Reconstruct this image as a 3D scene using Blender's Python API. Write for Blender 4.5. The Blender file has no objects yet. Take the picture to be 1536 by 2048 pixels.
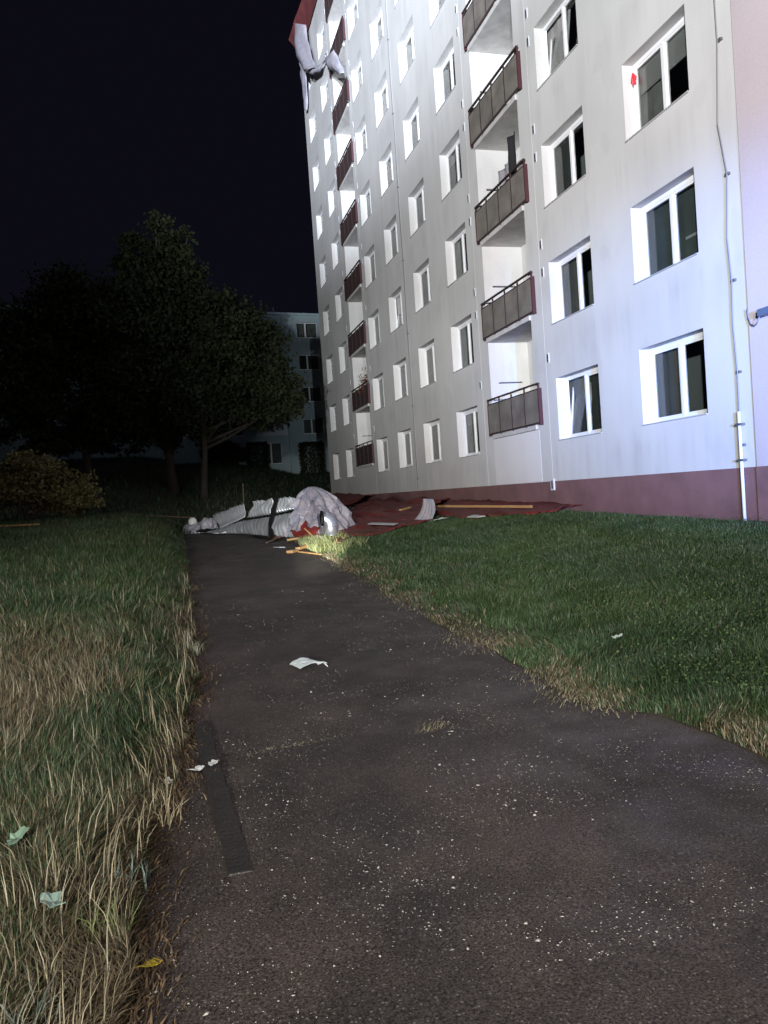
import bpy, math, random
import numpy as np
from mathutils import Vector, Matrix, noise

random.seed(7); rng = np.random.default_rng(7)
sc = bpy.context.scene
col = sc.collection

# ------------------------------------------------------------------ camera
CAM_R = Vector((.963474, -.259767, -.068675)); CAM_F = Vector((.258994, .965604, -.023499))
CAM_R = (CAM_R - CAM_F * CAM_R.dot(CAM_F) / CAM_F.length_squared).normalized(); CAM_F.normalize()
CAM_U = CAM_R.cross(CAM_F)
cd = bpy.data.cameras.new('camera'); cam = bpy.data.objects.new('camera', cd); col.objects.link(cam)
cd.sensor_fit = 'VERTICAL'; cd.sensor_height = 24; cd.lens = 24 * 1538.3 / 2048
cd.clip_start = .05; cd.clip_end = 900
cam.matrix_world = Matrix(((CAM_R.x, CAM_U.x, -CAM_F.x, 0), (CAM_R.y, CAM_U.y, -CAM_F.y, 0),
                           (CAM_R.z, CAM_U.z, -CAM_F.z, 1.6), (0, 0, 0, 1)))
sc.camera = cam

# ------------------------------------------------------------------ night sky
wd = bpy.data.worlds.new('World'); sc.world = wd; wd.use_nodes = True
bg = wd.node_tree.nodes['Background']
bg.inputs['Color'].default_value = (.42, .40, .80, 1); bg.inputs['Strength'].default_value = .0085

# ------------------------------------------------------------------ lamps of the fire engines standing behind the photographer, plus an added fill
def spot(name, loc, aim, watts, cone, blend, color=(1, 1, 1), radius=.25):
    l = bpy.data.lights.new(name, 'SPOT'); o = bpy.data.objects.new(name, l); col.objects.link(o)
    l.energy = watts; l.spot_size = math.radians(cone); l.spot_blend = blend; l.color = color; l.shadow_soft_size = radius
    o.location = loc; o.rotation_euler = (Vector(aim) - Vector(loc)).to_track_quat('-Z', 'Y').to_euler()
    return o
spot('mast_floodlight', (-20.0, -28.0, 3.6), (9.0, 13.5, 19.5), 215000, 50, 1.0, (.97, .98, 1.0), .4)
spot('yard_floodlight', (-10.0, -22.0, 5.0), (3.8, 13.0, -1.3), 50000, 33, 1.0, (1.0, .98, .92), .4)
spot('roof_searchlight', (-12.0, -28.0, 3.6), (9.0, 41.5, 29.5), 600000, 26, 1.0, (.78, .85, 1.0), .25)
spot('ground_worklight', (-2.5, -6.0, 6.0), (1.5, 7.0, 0), 3300, 84, 1.0, (1.0, .90, .80), .5)
spot('headlamp', (-.8, -2.5, 2.1), (2.5, 22.0, 1.0), 15000, 14, 1.0, (.93, .96, 1.0), .08)
spot('hand_torch', (-1.2, -1.5, 1.9), (3.0, 16.6, .45), 60000, 4.2, 1.0, (1.0, .97, .84), .04)
spot('far_block_fill', (1.2, -6.0, 2.2), (13.2, 64.0, 10.0), 15000, 13.5, 1.0, (.86, .95, 1.0), .1)  # added lamp, only there to brighten the far block
spot('blue_beacon', (1.5, -7.0, 2.4), (9.0, 9.4, 3.4), 48000, 24, 1.0, (.09, .33, 1.0), .12)
spot('red_beacon', (2.5, -7.0, 2.4), (9.0, 6.8, 3.6), 2600, 44, 1.0, (1.0, .14, .42), .12)

sc.view_settings.view_transform = 'Standard'; sc.view_settings.look = 'None'
sc.view_settings.exposure = 0; sc.view_settings.gamma = 1; sc.view_settings.use_curve_mapping = False
sc.cycles.max_bounces = 6; sc.cycles.transparent_max_bounces = 12
sc.cycles.caustics_reflective = False; sc.cycles.caustics_refractive = False

# ------------------------------------------------------------------ helpers
def tag(o, label=None, cat=None, group=None, kind=None):
    if label: o['label'] = label
    if cat: o['category'] = cat
    if group: o['group'] = group
    if kind: o['kind'] = kind
    return o
def empty(name, loc=(0, 0, 0), rz=0):
    o = bpy.data.objects.new(name, None); col.objects.link(o); o.location = loc; o.rotation_euler.z = rz
    o.empty_display_size = .2
    return o
class MB:
    def __init__(s): s.v = []; s.f = []
    def quad(s, *p):
        n = len(s.v); s.v += [tuple(q) for q in p]; s.f.append(tuple(range(n, n + len(p)))); return s
    def box(s, x0, x1, y0, y1, z0, z1):
        n = len(s.v)
        s.v += [(x, y, z) for z in (z0, z1) for y in (y0, y1) for x in (x0, x1)]
        s.f += [tuple(n + i for i in q) for q in ((0, 2, 3, 1), (4, 5, 7, 6), (0, 1, 5, 4), (2, 6, 7, 3), (0, 4, 6, 2), (1, 3, 7, 5))]
        return s
    def bar(s, a, b, w, h, up=(0, 0, 1)):
        a = Vector(a); b = Vector(b); d = (b - a).normalized(); sd = d.cross(Vector(up))
        sd = sd.normalized() if sd.length > 1e-4 else Vector((1, 0, 0)); u = sd.cross(d)
        n = len(s.v)
        for p in (a, b):
            for i, j in ((-1, -1), (1, -1), (1, 1), (-1, 1)): s.v.append(tuple(p + sd * (i * w / 2) + u * (j * h / 2)))
        s.f += [(n, n+1, n+2, n+3), (n+4, n+7, n+6, n+5)] + [(n+i, n+4+i, n+4+(i+1) % 4, n+(i+1) % 4) for i in range(4)]
        return s
    def tube(s, pts, r, n=8, cap=True):
        pts = [Vector(p) for p in pts]; rs = r if hasattr(r, '__len__') else [r] * len(pts)
        base = len(s.v); ref = Vector((0, 0, 1)) if abs((pts[-1] - pts[0]).normalized().z) < .9 else Vector((1, 0, 0))
        for i, p in enumerate(pts):
            d = (pts[min(i + 1, len(pts) - 1)] - pts[max(i - 1, 0)]).normalized()
            a = d.cross(ref).normalized(); b = a.cross(d)
            for k in range(n):
                t = 2 * math.pi * k / n; s.v.append(tuple(p + (a * math.cos(t) + b * math.sin(t)) * rs[i]))
        for i in range(len(pts) - 1):
            for k in range(n):
                k2 = (k + 1) % n; s.f.append((base+i*n+k, base+i*n+k2, base+(i+1)*n+k2, base+(i+1)*n+k))
        if cap:
            s.f.append(tuple(base + k for k in reversed(range(n)))); s.f.append(tuple(base + (len(pts) - 1) * n + k for k in range(n)))
        return s
    def grid(s, fn, nu, nv):
        n = len(s.v)
        for i in range(nu + 1):
            for j in range(nv + 1): s.v.append(tuple(fn(i / nu, j / nv)))
        for i in range(nu):
            for j in range(nv):
                a = n + i * (nv + 1) + j; s.f.append((a, a + 1, a + nv + 2, a + nv + 1))
        return s
    def mesh(s, name):
        m = bpy.data.meshes.new(name); m.from_pydata(s.v, [], s.f); m.update(); return m
    def build(s, name, mat, parent=None, smooth=False, solid=0, bevel=0):
        m = s.mesh(name); m.materials.append(mat)
        if smooth: m.polygons.foreach_set('use_smooth', [True] * len(m.polygons))
        o = bpy.data.objects.new(name, m); col.objects.link(o)
        if parent: o.parent = parent
        if solid:
            k = o.modifiers.new('thickness', 'SOLIDIFY'); k.thickness = solid; k.offset = 0
        if bevel:
            k = o.modifiers.new('edge', 'BEVEL'); k.width = bevel; k.segments = 2
        return o
def link_copy(o, parent=None):
    c = o.copy(); col.objects.link(c); c.parent = parent; return c
def nz(x, y, z=0): return noise.noise(Vector((x, y, z)))
def bil(c, u, v):
    a, b, cc, d = [Vector(p) for p in c]     # TL TR BR BL
    return (a * (1 - u) + b * u) * (1 - v) + (d * (1 - u) + cc * u) * v
def bulk_mesh(name, V, F, mat, colors=None, smooth=False):
    """V (n,3), F (m,3|4) numpy -> mesh object"""
    m = bpy.data.meshes.new(name); m.vertices.add(len(V)); m.vertices.foreach_set('co', V.astype(np.float32).ravel())
    k = F.shape[1]; m.loops.add(F.size); m.loops.foreach_set('vertex_index', F.astype(np.int32).ravel())
    m.polygons.add(len(F)); m.polygons.foreach_set('loop_start', (np.arange(len(F)) * k).astype(np.int32))
    if colors is not None:
        a = m.color_attributes.new('tint', 'FLOAT_COLOR', 'POINT')
        a.data.foreach_set('color', np.c_[colors, np.ones(len(V))].astype(np.float32).ravel())
    m.update(calc_edges=True); m.materials.append(mat)
    if smooth: m.polygons.foreach_set('use_smooth', np.ones(len(F), bool))
    o = bpy.data.objects.new(name, m); col.objects.link(o); return o

# ------------------------------------------------------------------ materials
def mat(name, c, rough=.7, metal=0, spec=.5, var=.0, scale=4, bump=0, bscale=40, c2=None, stretch=None, detail=5):
    m = bpy.data.materials.new(name); m.use_nodes = True; nt = m.node_tree; b = nt.nodes['Principled BSDF']
    b.inputs['Roughness'].default_value = rough; b.inputs['Metallic'].default_value = metal; b.inputs['Specular IOR Level'].default_value = spec
    b.inputs['Base Color'].default_value = (*c, 1)
    tc = nt.nodes.new('ShaderNodeTexCoord'); src = tc.outputs['Object']
    if stretch:
        mp = nt.nodes.new('ShaderNodeMapping'); mp.inputs['Scale'].default_value = stretch; nt.links.new(src, mp.inputs['Vector']); src2 = mp.outputs['Vector']
    else: src2 = src
    if var or c2:
        n = nt.nodes.new('ShaderNodeTexNoise'); n.inputs['Scale'].default_value = scale; n.inputs['Detail'].default_value = detail; n.inputs['Roughness'].default_value = .6
        nt.links.new(src2, n.inputs['Vector'])
        r = nt.nodes.new('ShaderNodeValToRGB'); r.color_ramp.elements[0].position = .3; r.color_ramp.elements[1].position = .7
        d = c2 if c2 else tuple(x * (1 - var) for x in c)
        r.color_ramp.elements[0].color = (*d, 1); r.color_ramp.elements[1].color = (*c, 1)
        nt.links.new(n.outputs['Fac'], r.inputs['Fac']); nt.links.new(r.outputs['Color'], b.inputs['Base Color'])
    if bump:
        n2 = nt.nodes.new('ShaderNodeTexNoise'); n2.inputs['Scale'].default_value = bscale; n2.inputs['Detail'].default_value = 4
        nt.links.new(src, n2.inputs['Vector'])
        bp = nt.nodes.new('ShaderNodeBump'); bp.inputs['Strength'].default_value = bump; bp.inputs['Distance'].default_value = .02
        nt.links.new(n2.outputs['Fac'], bp.inputs['Height']); nt.links.new(bp.outputs['Normal'], b.inputs['Normal'])
    return m
def attr_mat(name, rough=.6, spec=.3, trans=0):
    m = bpy.data.materials.new(name); m.use_nodes = True; nt = m.node_tree; b = nt.nodes['Principled BSDF']
    a = nt.nodes.new('ShaderNodeAttribute'); a.attribute_name = 'tint'
    nt.links.new(a.outputs['Color'], b.inputs['Base Color']); b.inputs['Roughness'].default_value = rough; b.inputs['Specular IOR Level'].default_value = spec
    return m
def plaster(name, c, streak=.30, sills=False):
    """render with a large cloudy tone, run-down streaks and trowel grain"""
    m = bpy.data.materials.new(name); m.use_nodes = True; nt = m.node_tree; N = nt.nodes; L = nt.links; b = N['Principled BSDF']
    b.inputs['Roughness'].default_value = .9; b.inputs['Specular IOR Level'].default_value = .15
    tc = N.new('ShaderNodeTexCoord')
    def nzn(scale, sc_, det):
        mp = N.new('ShaderNodeMapping'); mp.inputs['Scale'].default_value = sc_; L.new(tc.outputs['Object'], mp.inputs['Vector'])
        n = N.new('ShaderNodeTexNoise'); n.inputs['Scale'].default_value = scale; n.inputs['Detail'].default_value = det; L.new(mp.outputs['Vector'], n.inputs['Vector']); return n.outputs['Fac']
    def ramp(fac, p0, p1, v0, v1):
        r = N.new('ShaderNodeMapRange'); r.inputs[1].default_value = p0; r.inputs[2].default_value = p1; r.inputs[3].default_value = v0; r.inputs[4].default_value = v1
        L.new(fac, r.inputs[0]); return r.outputs[0]
    def mul(a, b_):
        x = N.new('ShaderNodeMath'); x.operation = 'MULTIPLY'; L.new(a, x.inputs[0]); L.new(b_, x.inputs[1]); return x.outputs[0]
    cloud = ramp(nzn(.35, (1, 1, 1), 4), .3, .7, .88, 1.04)
    st = ramp(nzn(1.5, (1, 1, .16), 7), .50, .85, 1.0, 1 - streak)
    fine = ramp(nzn(45, (1, 1, 1), 3), .3, .7, .94, 1.04)
    if sills:
        sx = N.new('ShaderNodeSeparateXYZ'); L.new(tc.outputs['Object'], sx.inputs[0])
        ad = N.new('ShaderNodeMath'); ad.operation = 'MULTIPLY_ADD'; ad.inputs[1].default_value = 1 / 2.8; ad.inputs[2].default_value = (1.0 - 2.60) / 2.8 + 4; L.new(sx.outputs['Z'], ad.inputs[0])
        fr = N.new('ShaderNodeMath'); fr.operation = 'FRACT'; L.new(ad.outputs[0], fr.inputs[0])
        zone = mul(ramp(fr.outputs[0], .50, .85, 0, 1), ramp(fr.outputs[0], .84, 1.0, 1, 0)); runs = ramp(nzn(3.2, (1, 1, .05), 5), .46, .76, 0, .15)
        inv = N.new('ShaderNodeMath'); inv.operation = 'SUBTRACT'; inv.inputs[0].default_value = 1; L.new(mul(zone, runs), inv.inputs[1])
        oi = N.new('ShaderNodeObjectInfo'); st = mul(mul(st, inv.outputs[0]), ramp(oi.outputs['Random'], 0, 1, .93, 1.03))
        patch = ramp(nzn(.9, (1, 1, .7), 2), .60, .63, 1.0, .955); st = mul(st, patch)
    v = mul(mul(cloud, st), fine)
    mx = N.new('ShaderNodeVectorMath'); mx.operation = 'SCALE'; mx.inputs[0].default_value = c; L.new(v, mx.inputs['Scale']); L.new(mx.outputs[0], b.inputs['Base Color'])
    bp = N.new('ShaderNodeBump'); bp.inputs['Strength'].default_value = .25; bp.inputs['Distance'].default_value = .01
    L.new(nzn(60, (1, 1, 1), 3), bp.inputs['Height']); L.new(bp.outputs['Normal'], b.inputs['Normal'])
    return m
def glass(name, tint=.75):
    m = bpy.data.materials.new(name); m.use_nodes = True; nt = m.node_tree; N = nt.nodes; L = nt.links
    N.remove(N['Principled BSDF']); out = N['Material Output']
    t = N.new('ShaderNodeBsdfTransparent'); t.inputs['Color'].default_value = (tint, tint * 1.02, tint * 1.0, 1)
    g = N.new('ShaderNodeBsdfGlossy'); g.inputs['Roughness'].default_value = .03
    lw = N.new('ShaderNodeLayerWeight'); lw.inputs['Blend'].default_value = .5; pw = N.new('ShaderNodeMath'); pw.operation = 'POWER'; pw.inputs[1].default_value = 5; L.new(lw.outputs['Facing'], pw.inputs[0])
    fr = N.new('ShaderNodeMath'); fr.operation = 'MULTIPLY_ADD'; fr.inputs[1].default_value = .94; fr.inputs[2].default_value = .05; L.new(pw.outputs[0], fr.inputs[0])
    mx = N.new('ShaderNodeMixShader'); L.new(fr.outputs[0], mx.inputs[0]); L.new(t.outputs[0], mx.inputs[1]); L.new(g.outputs[0], mx.inputs[2]); L.new(mx.outputs[0], out.inputs['Surface'])
    return m
M = dict(
    plaster=plaster('plaster', (.60, .60, .588), .11, True), pink=plaster('pink_plaster', (.54, .48, .50), .10),
    pale_patch=plaster('fresh_plaster', (.70, .69, .68), .06),
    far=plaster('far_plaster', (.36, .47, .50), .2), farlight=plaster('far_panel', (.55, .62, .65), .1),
    plinth=mat('plinth_paint', (.215, .112, .11), .85, var=.35, scale=1.2, bump=.3, bscale=60),
    pvc=mat('white_pvc', (.78, .79, .80), .35), sill=mat('sill_metal', (.55, .55, .55), .5, metal=.3), glass=glass('glass'),
    curtain=mat('curtain_cloth', (.30, .30, .29), .9, var=.3, scale=3), curtain2=mat('dark_curtain_cloth', (.09, .10, .10), .9), curtain3=mat('teal_curtain_cloth', (.13, .16, .165), .9, var=.3, scale=2), curtain4=mat('grey_blind_cloth', (.20, .20, .195), .9, var=.2, scale=2), room=mat('room_wall', (.30, .34, .345), .95),
    steel=mat('brown_steel', (.045, .028, .028), .6, bump=.2, bscale=30), endred=mat('maroon_steel', (.055, .016, .022), .6),
    wired=mat('wired_glass', (.24, .22, .195), .45, var=.45, scale=2.2, bump=.15, bscale=90), brownpanel=mat('brown_panel', (.075, .045, .045), .6, var=.4, scale=3, stretch=(1, 6, .4)),
    slab=mat('slab_concrete', (.62, .61, .59), .9, var=.3, scale=2.5, bump=.3), rod=mat('grey_rod', (.16, .16, .17), .5, metal=.5), vent=mat('vent_dark', (.06, .06, .06), .8),
    dark=mat('black_cloth', (.012, .011, .014), .9), wire=mat('cable', (.20, .20, .21), .6), pipe=mat('pipe_paint', (.62, .64, .68), .45),
    silver=mat('galvanised_sheet', (.62, .65, .68), .42, metal=.55, var=.25, scale=3, bump=.15, bscale=12),
    foil=mat('silver_membrane', (.42, .375, .40), .6, metal=.15, c2=(.25, .27, .33), scale=3.5, bump=.5, bscale=11),
    lump=mat('darkened_membrane', (.33, .285, .305), .6, metal=.15, c2=(.15, .165, .215), scale=4.5, bump=.5, bscale=11),  # membrane copy darkened because the lamps overlight the lump
    duct=mat('bright_duct', (.55, .57, .64), .36, metal=.85),
    red=mat('red_roof_sheet', (.17, .016, .013), .65, var=.5, scale=1.6, bump=.3, bscale=9), redroof=mat('faded_red_sheet', (.14, .036, .036), .6, var=.3, scale=2),
    timber=mat('raw_timber', (.46, .27, .11), .8, var=.4, scale=5, stretch=(1, 1, 12), bump=.2), oldtimber=mat('grey_timber', (.13, .085, .055), .85, var=.4, scale=6), darkboard=mat('wet_board', (.027, .023, .021), .6, var=.4, scale=9, bump=.4, bscale=40),
    felt=mat('roofing_felt', (.008, .0075, .0075), .95, spec=.1, bump=.4, bscale=30), brownscrap=mat('brown_scrap', (.10, .04, .025), .8), white=mat('white_scrap', (.62, .64, .64), .6, var=.2, scale=12, bump=.2), paper=mat('pale_card', (.50, .56, .58), .55, var=.15, scale=20),
    bark=mat('bark', (.05, .04, .032), .9, var=.5, scale=8, bump=.6, bscale=18),
    grass=attr_mat('grass_blades', .55, .35), leaf=attr_mat('tree_leaves', .75, .06), chips=attr_mat('stone_chips', .75, .3),
    redtoy=mat('red_ornament', (.55, .03, .05), .5), flower=mat('flower_cloth', (.16, .03, .06), .8), metalbox=mat('grey_case', (.10, .14, .22), .5),
)

# ------------------------------------------------------------------ terrain
def ss(a, b, x):
    t = np.clip((x - a) / (b - a), 0, 1); return t * t * (3 - 2 * t)
def XL(y): return np.interp(y, [-6, 2.5, 3.5, 5.3, 7.8, 11.3, 20.5, 34], [-.6, -.28, -.2, .01, .10, .12, .15, .2]) + .03 * np.sin(y * 3.1) + .02 * np.sin(y * 7.7)
def XR(y): return np.interp(y, [-6, 3.2, 3.8, 4.2, 4.5, 6.6, 10.5, 16.1, 34], [2.7, 2.77, 2.87, 2.8, 2.55, 2.54, 2.67, 2.85, 3.0]) + .04 * np.sin(y * 2.3) + .025 * np.sin(y * 6.1)
def H(x, y):
    x = np.asarray(x, float); y = np.asarray(y, float)
    b = .025 * np.clip(y, -40, 62)
    dl = np.clip(XL(y) - x, 0, None); dr = np.clip(x - XR(y), 0, 7)
    l = (.03 + .028 * np.clip(y, 0, 26)) * (1 - np.exp(-dl / 1.2)); r = .075 * dr * (1 - .8 * ss(18, 34, y))
    bank = 3.25 * ss(28, 62, y - np.clip((x - 2) * 2.2, 0, 18))
    return b + l + r + bank
def hz(x, y): return float(H(x, y))
def axis(dense0, dense1, step, far, k=1.25):
    a = list(np.arange(dense0, dense1 + 1e-6, step)); s = step; p = dense1
    while p < far[1]: s *= k; p += s; a.append(p)
    s = step; p = dense0
    while p > far[0]: s *= k; p -= s; a.insert(0, p)
    return np.array(a)
gx = axis(-5, 9, .14, (-320, 320)); gy = axis(-2, 24, .2, (-120, 420))
X, Y = np.meshgrid(gx, gy, indexing='ij')
Z = H(X, Y) + .018 * np.sin(X * 3.3 + 1.1 * np.sin(Y * 1.7)) * np.sin(Y * 2.9) * ((X < XL(Y) - .15) | (X > XR(Y) + .15))
inpath = (X > XL(Y) - .02) & (X < XR(Y) + .02) & (Y < 36)
Z = Z - .03 * inpath
idx = np.arange(X.size).reshape(X.shape)
F = np.stack([idx[:-1, :-1], idx[1:, :-1], idx[1:, 1:], idx[:-1, 1:]], -1).reshape(-1, 4)
soil = mat('lawn_soil', (.030, .034, .014), .95, c2=(.045, .030, .016), scale=1.3, bump=.6, bscale=30)
g = bulk_mesh('ground', np.stack([X, Y, Z], -1).reshape(-1, 3), F, soil, smooth=True); tag(g, 'sloping lawn ground around the tarmac path', kind='structure')

# tarmac path
def asphalt():
    m = bpy.data.materials.new('tarmac'); m.use_nodes = True; nt = m.node_tree; N = nt.nodes; L = nt.links; b = N['Principled BSDF']
    tc = N.new('ShaderNodeTexCoord')
    def nz_(s, d): 
        n = N.new('ShaderNodeTexNoise'); n.inputs['Scale'].default_value = s; n.inputs['Detail'].default_value = d; L.new(tc.outputs['Object'], n.inputs['Vector']); return n.outputs['Fac']
    big = N.new('ShaderNodeValToRGB'); e = big.color_ramp.elements; e[0].position = .36; e[0].color = (.036, .0300, .0270, 1); e[1].position = .66; e[1].color = (.064, .0515, .0455, 1)
    L.new(nz_(1.1, 7), big.inputs['Fac'])
    fine = N.new('ShaderNodeMapRange'); fine.inputs[1].default_value = .32; fine.inputs[2].default_value = .72; fine.inputs[3].default_value = .25; fine.inputs[4].default_value = 1.9; L.new(nz_(110, 3), fine.inputs[0])
    md = N.new('ShaderNodeMapRange'); md.inputs[1].default_value = .35; md.inputs[2].default_value = .65; md.inputs[3].default_value = .82; md.inputs[4].default_value = 1.15; L.new(nz_(4.3, 6), md.inputs[0])
    mdf = N.new('ShaderNodeMath'); mdf.operation = 'MULTIPLY'; L.new(md.outputs[0], mdf.inputs[0]); L.new(fine.outputs[0], mdf.inputs[1])
    mx = N.new('ShaderNodeVectorMath'); mx.operation = 'SCALE'; L.new(big.outputs['Color'], mx.inputs[0]); L.new(mdf.outputs[0], mx.inputs['Scale'])
    vo = N.new('ShaderNodeTexVoronoi'); vo.inputs['Scale'].default_value = 75; L.new(tc.outputs['Object'], vo.inputs['Vector'])
    gate = N.new('ShaderNodeSeparateColor'); L.new(vo.outputs['Color'], gate.inputs[0])
    gm = N.new('ShaderNodeMath'); gm.operation = 'GREATER_THAN'; gm.inputs[1].default_value = .80; L.new(gate.outputs[0], gm.inputs[0])
    dm = N.new('ShaderNodeMath'); dm.operation = 'LESS_THAN'; dm.inputs[1].default_value = .33; L.new(vo.outputs['Distance'], dm.inputs[0])
    fm = N.new('ShaderNodeMath'); fm.operation = 'MULTIPLY'; L.new(gm.outputs[0], fm.inputs[0]); L.new(dm.outputs[0], fm.inputs[1])
    mix = N.new('ShaderNodeMix'); mix.data_type = 'RGBA'; L.new(fm.outputs[0], mix.inputs[0]); L.new(mx.outputs[0], mix.inputs[6]); mix.inputs[7].default_value = (.13, .12, .11, 1)
    L.new(mix.outputs[2], b.inputs['Base Color'])
    rr = N.new('ShaderNodeMapRange'); rr.inputs[1].default_value = .3; rr.inputs[2].default_value = .7; rr.inputs[3].default_value = .45; rr.inputs[4].default_value = .85; L.new(nz_(2.3, 5), rr.inputs[0]); L.new(rr.outputs[0], b.inputs['Roughness'])
    b.inputs['Specular IOR Level'].default_value = .3
    bp = N.new('ShaderNodeBump'); bp.inputs['Strength'].default_value = .7; bp.inputs['Distance'].default_value = .005; L.new(nz_(210, 6), bp.inputs['Height']); L.new(bp.outputs['Normal'], b.inputs['Normal'])
    return m
M['tarmac'] = asphalt()
py = np.arange(-6, 35.01, .12); nu = 26
pv = []
for y in py:
    a, b_ = XL(y), XR(y)
    for i in range(nu + 1):
        x = a + (b_ - a) * i / nu
        crown = .010 * math.sin(math.pi * i / nu) + .006 * nz(x * 1.3, y * 1.3, 4)
        # a sunken seam runs across the path where two layers of tarmac meet
        ys = 4.5 + .18 * math.sin(x * 2.1); crown -= .012 * math.exp(-((y - ys) / .05) ** 2)
        pv.append((x, y, .025 * y + crown - .004))
pv = np.array(pv); pid = np.arange(len(pv)).reshape(len(py), nu + 1)
pf = np.stack([pid[:-1, :-1], pid[:-1, 1:], pid[1:, 1:], pid[1:, :-1]], -1).reshape(-1, 4)
tag(bulk_mesh('path', pv, pf, M['tarmac'], smooth=True), 'worn dark tarmac footpath between two lawns', kind='structure')

# ------------------------------------------------------------------ main apartment block
W = 9.089; ROOF = 28.0; YN, YF = 10.43, 45.9; PL = 1.625
block = tag(empty('apartment_block', (W, 28, 1.0)), 'tall floodlit cream panel apartment block with red-brown plinth and balconies', 'building')
OFF = Vector((-W, -28, -1.0))
def put(mb, name, m, parent=None, **k):
    """world coordinates -> local to the block (or to a part of it)"""
    mb.v = [(v[0] + OFF.x, v[1] + OFF.y, v[2] + OFF.z) for v in mb.v]
    return mb.build(name, m, parent or block, **k)
COLS = [(11.55, 13.485), (15.03, 16.964), (22.04, 23.859), (25.54, 27.361), (29.01, 30.83), (32.52, 34.338), (39.2, 41.015), (42.80, 44.62)]
SILL, WH, ST, NF = 2.60, 1.513, 2.8, 9
BAL = [(18.08, 20.9, 17.74, 20.98), (35.22, 38.05, 34.88, 38.22)]
REV = .31
seams = [YN, 17.42, 21.52, 28.42, 34.80, 38.70, YF]
for y0, y1 in zip(seams[:-1], seams[1:]):
    ops = [(a, b, SILL + ST * k, SILL + ST * k + WH, REV) for a, b in COLS if y0 < a < y1 for k in range(NF)]
    ops += [(a, b, 2.97, 27.55, 1.25) for a, b, *_ in BAL if y0 < a < y1]
    a0, a1 = y0 + .008, y1 - .008
    ys = sorted({a0, a1} | {o[0] for o in ops} | {o[1] for o in ops}); zs = sorted({PL, ROOF} | {o[2] for o in ops} | {o[3] for o in ops})
    mb = MB()
    for i in range(len(ys) - 1):
        for j in range(len(zs) - 1):
            cy, cz = (ys[i] + ys[i+1]) / 2, (zs[j] + zs[j+1]) / 2
            if any(o[0] < cy < o[1] and o[2] < cz < o[3] for o in ops): continue
            mb.quad((W, ys[i+1], zs[j]), (W, ys[i], zs[j]), (W, ys[i], zs[j+1]), (W, ys[i+1], zs[j+1]))
    for (b0, b1, z0, z1, d) in ops:
        mb.quad((W, b1, z0), (W, b1, z1), (W + d, b1, z1), (W + d, b1, z0)); mb.quad((W, b0, z1), (W, b0, z0), (W + d, b0, z0), (W + d, b0, z1))
        mb.quad((W, b0, z1), (W + d, b0, z1), (W + d, b1, z1), (W, b1, z1)); mb.quad((W, b0, z0), (W, b1, z0), (W + d, b1, z0), (W + d, b0, z0))
        if d > 1: mb.quad((W + d, b0, z0), (W + d, b1, z0), (W + d, b1, z1), (W + d, b0, z1))
    for yy in (a0, a1): mb.quad((W, yy, PL), (W, yy, ROOF), (W + .02, yy, ROOF), (W + .02, yy, PL))
    put(mb, 'wall_panel', M['plaster'])
# grout behind the seams, structural core, gables
mb = MB()
for y in seams[1:-1]: mb.box(W + .014, W + .04, y - .02, y + .02, PL, ROOF)
put(mb, 'joint_filler', M['wire'])
put(MB().box(W + 1.5, W + 12.5, YN + .05, YF - .1, .2, ROOF - .4), 'inner_wall', M['room'])
put(MB().box(W + .012, W + 13, YF - .09, YF - .008, .0, ROOF - .01), 'gable_wall', M['plaster'])
put(MB().box(W - .012, W + .5, YN, YF - .02, -.2, PL), 'plinth', M['plinth'])
put(MB().box(W + .02, W + 13, YN + .01, YF - .1, ROOF - .35, ROOF - .012), 'roof', M['slab'])
# torn red sheet edge standing up along the far end of the roof
def redge(u, v):
    y = 31 + 14.9 * u; return (W - .10 - .55 * v * v * ss(.4, 1, u) + .05 * nz(y * 1.4, v * 2), y, ROOF - .25 + v * (1.25 + .25 * nz(y * .7, 3.)) * (.35 + .65 * float(ss(.3, .8, u))))
put(MB().grid(redge, 60, 8), 'roof_edge_sheet', M['redroof'], solid=.012)

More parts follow.
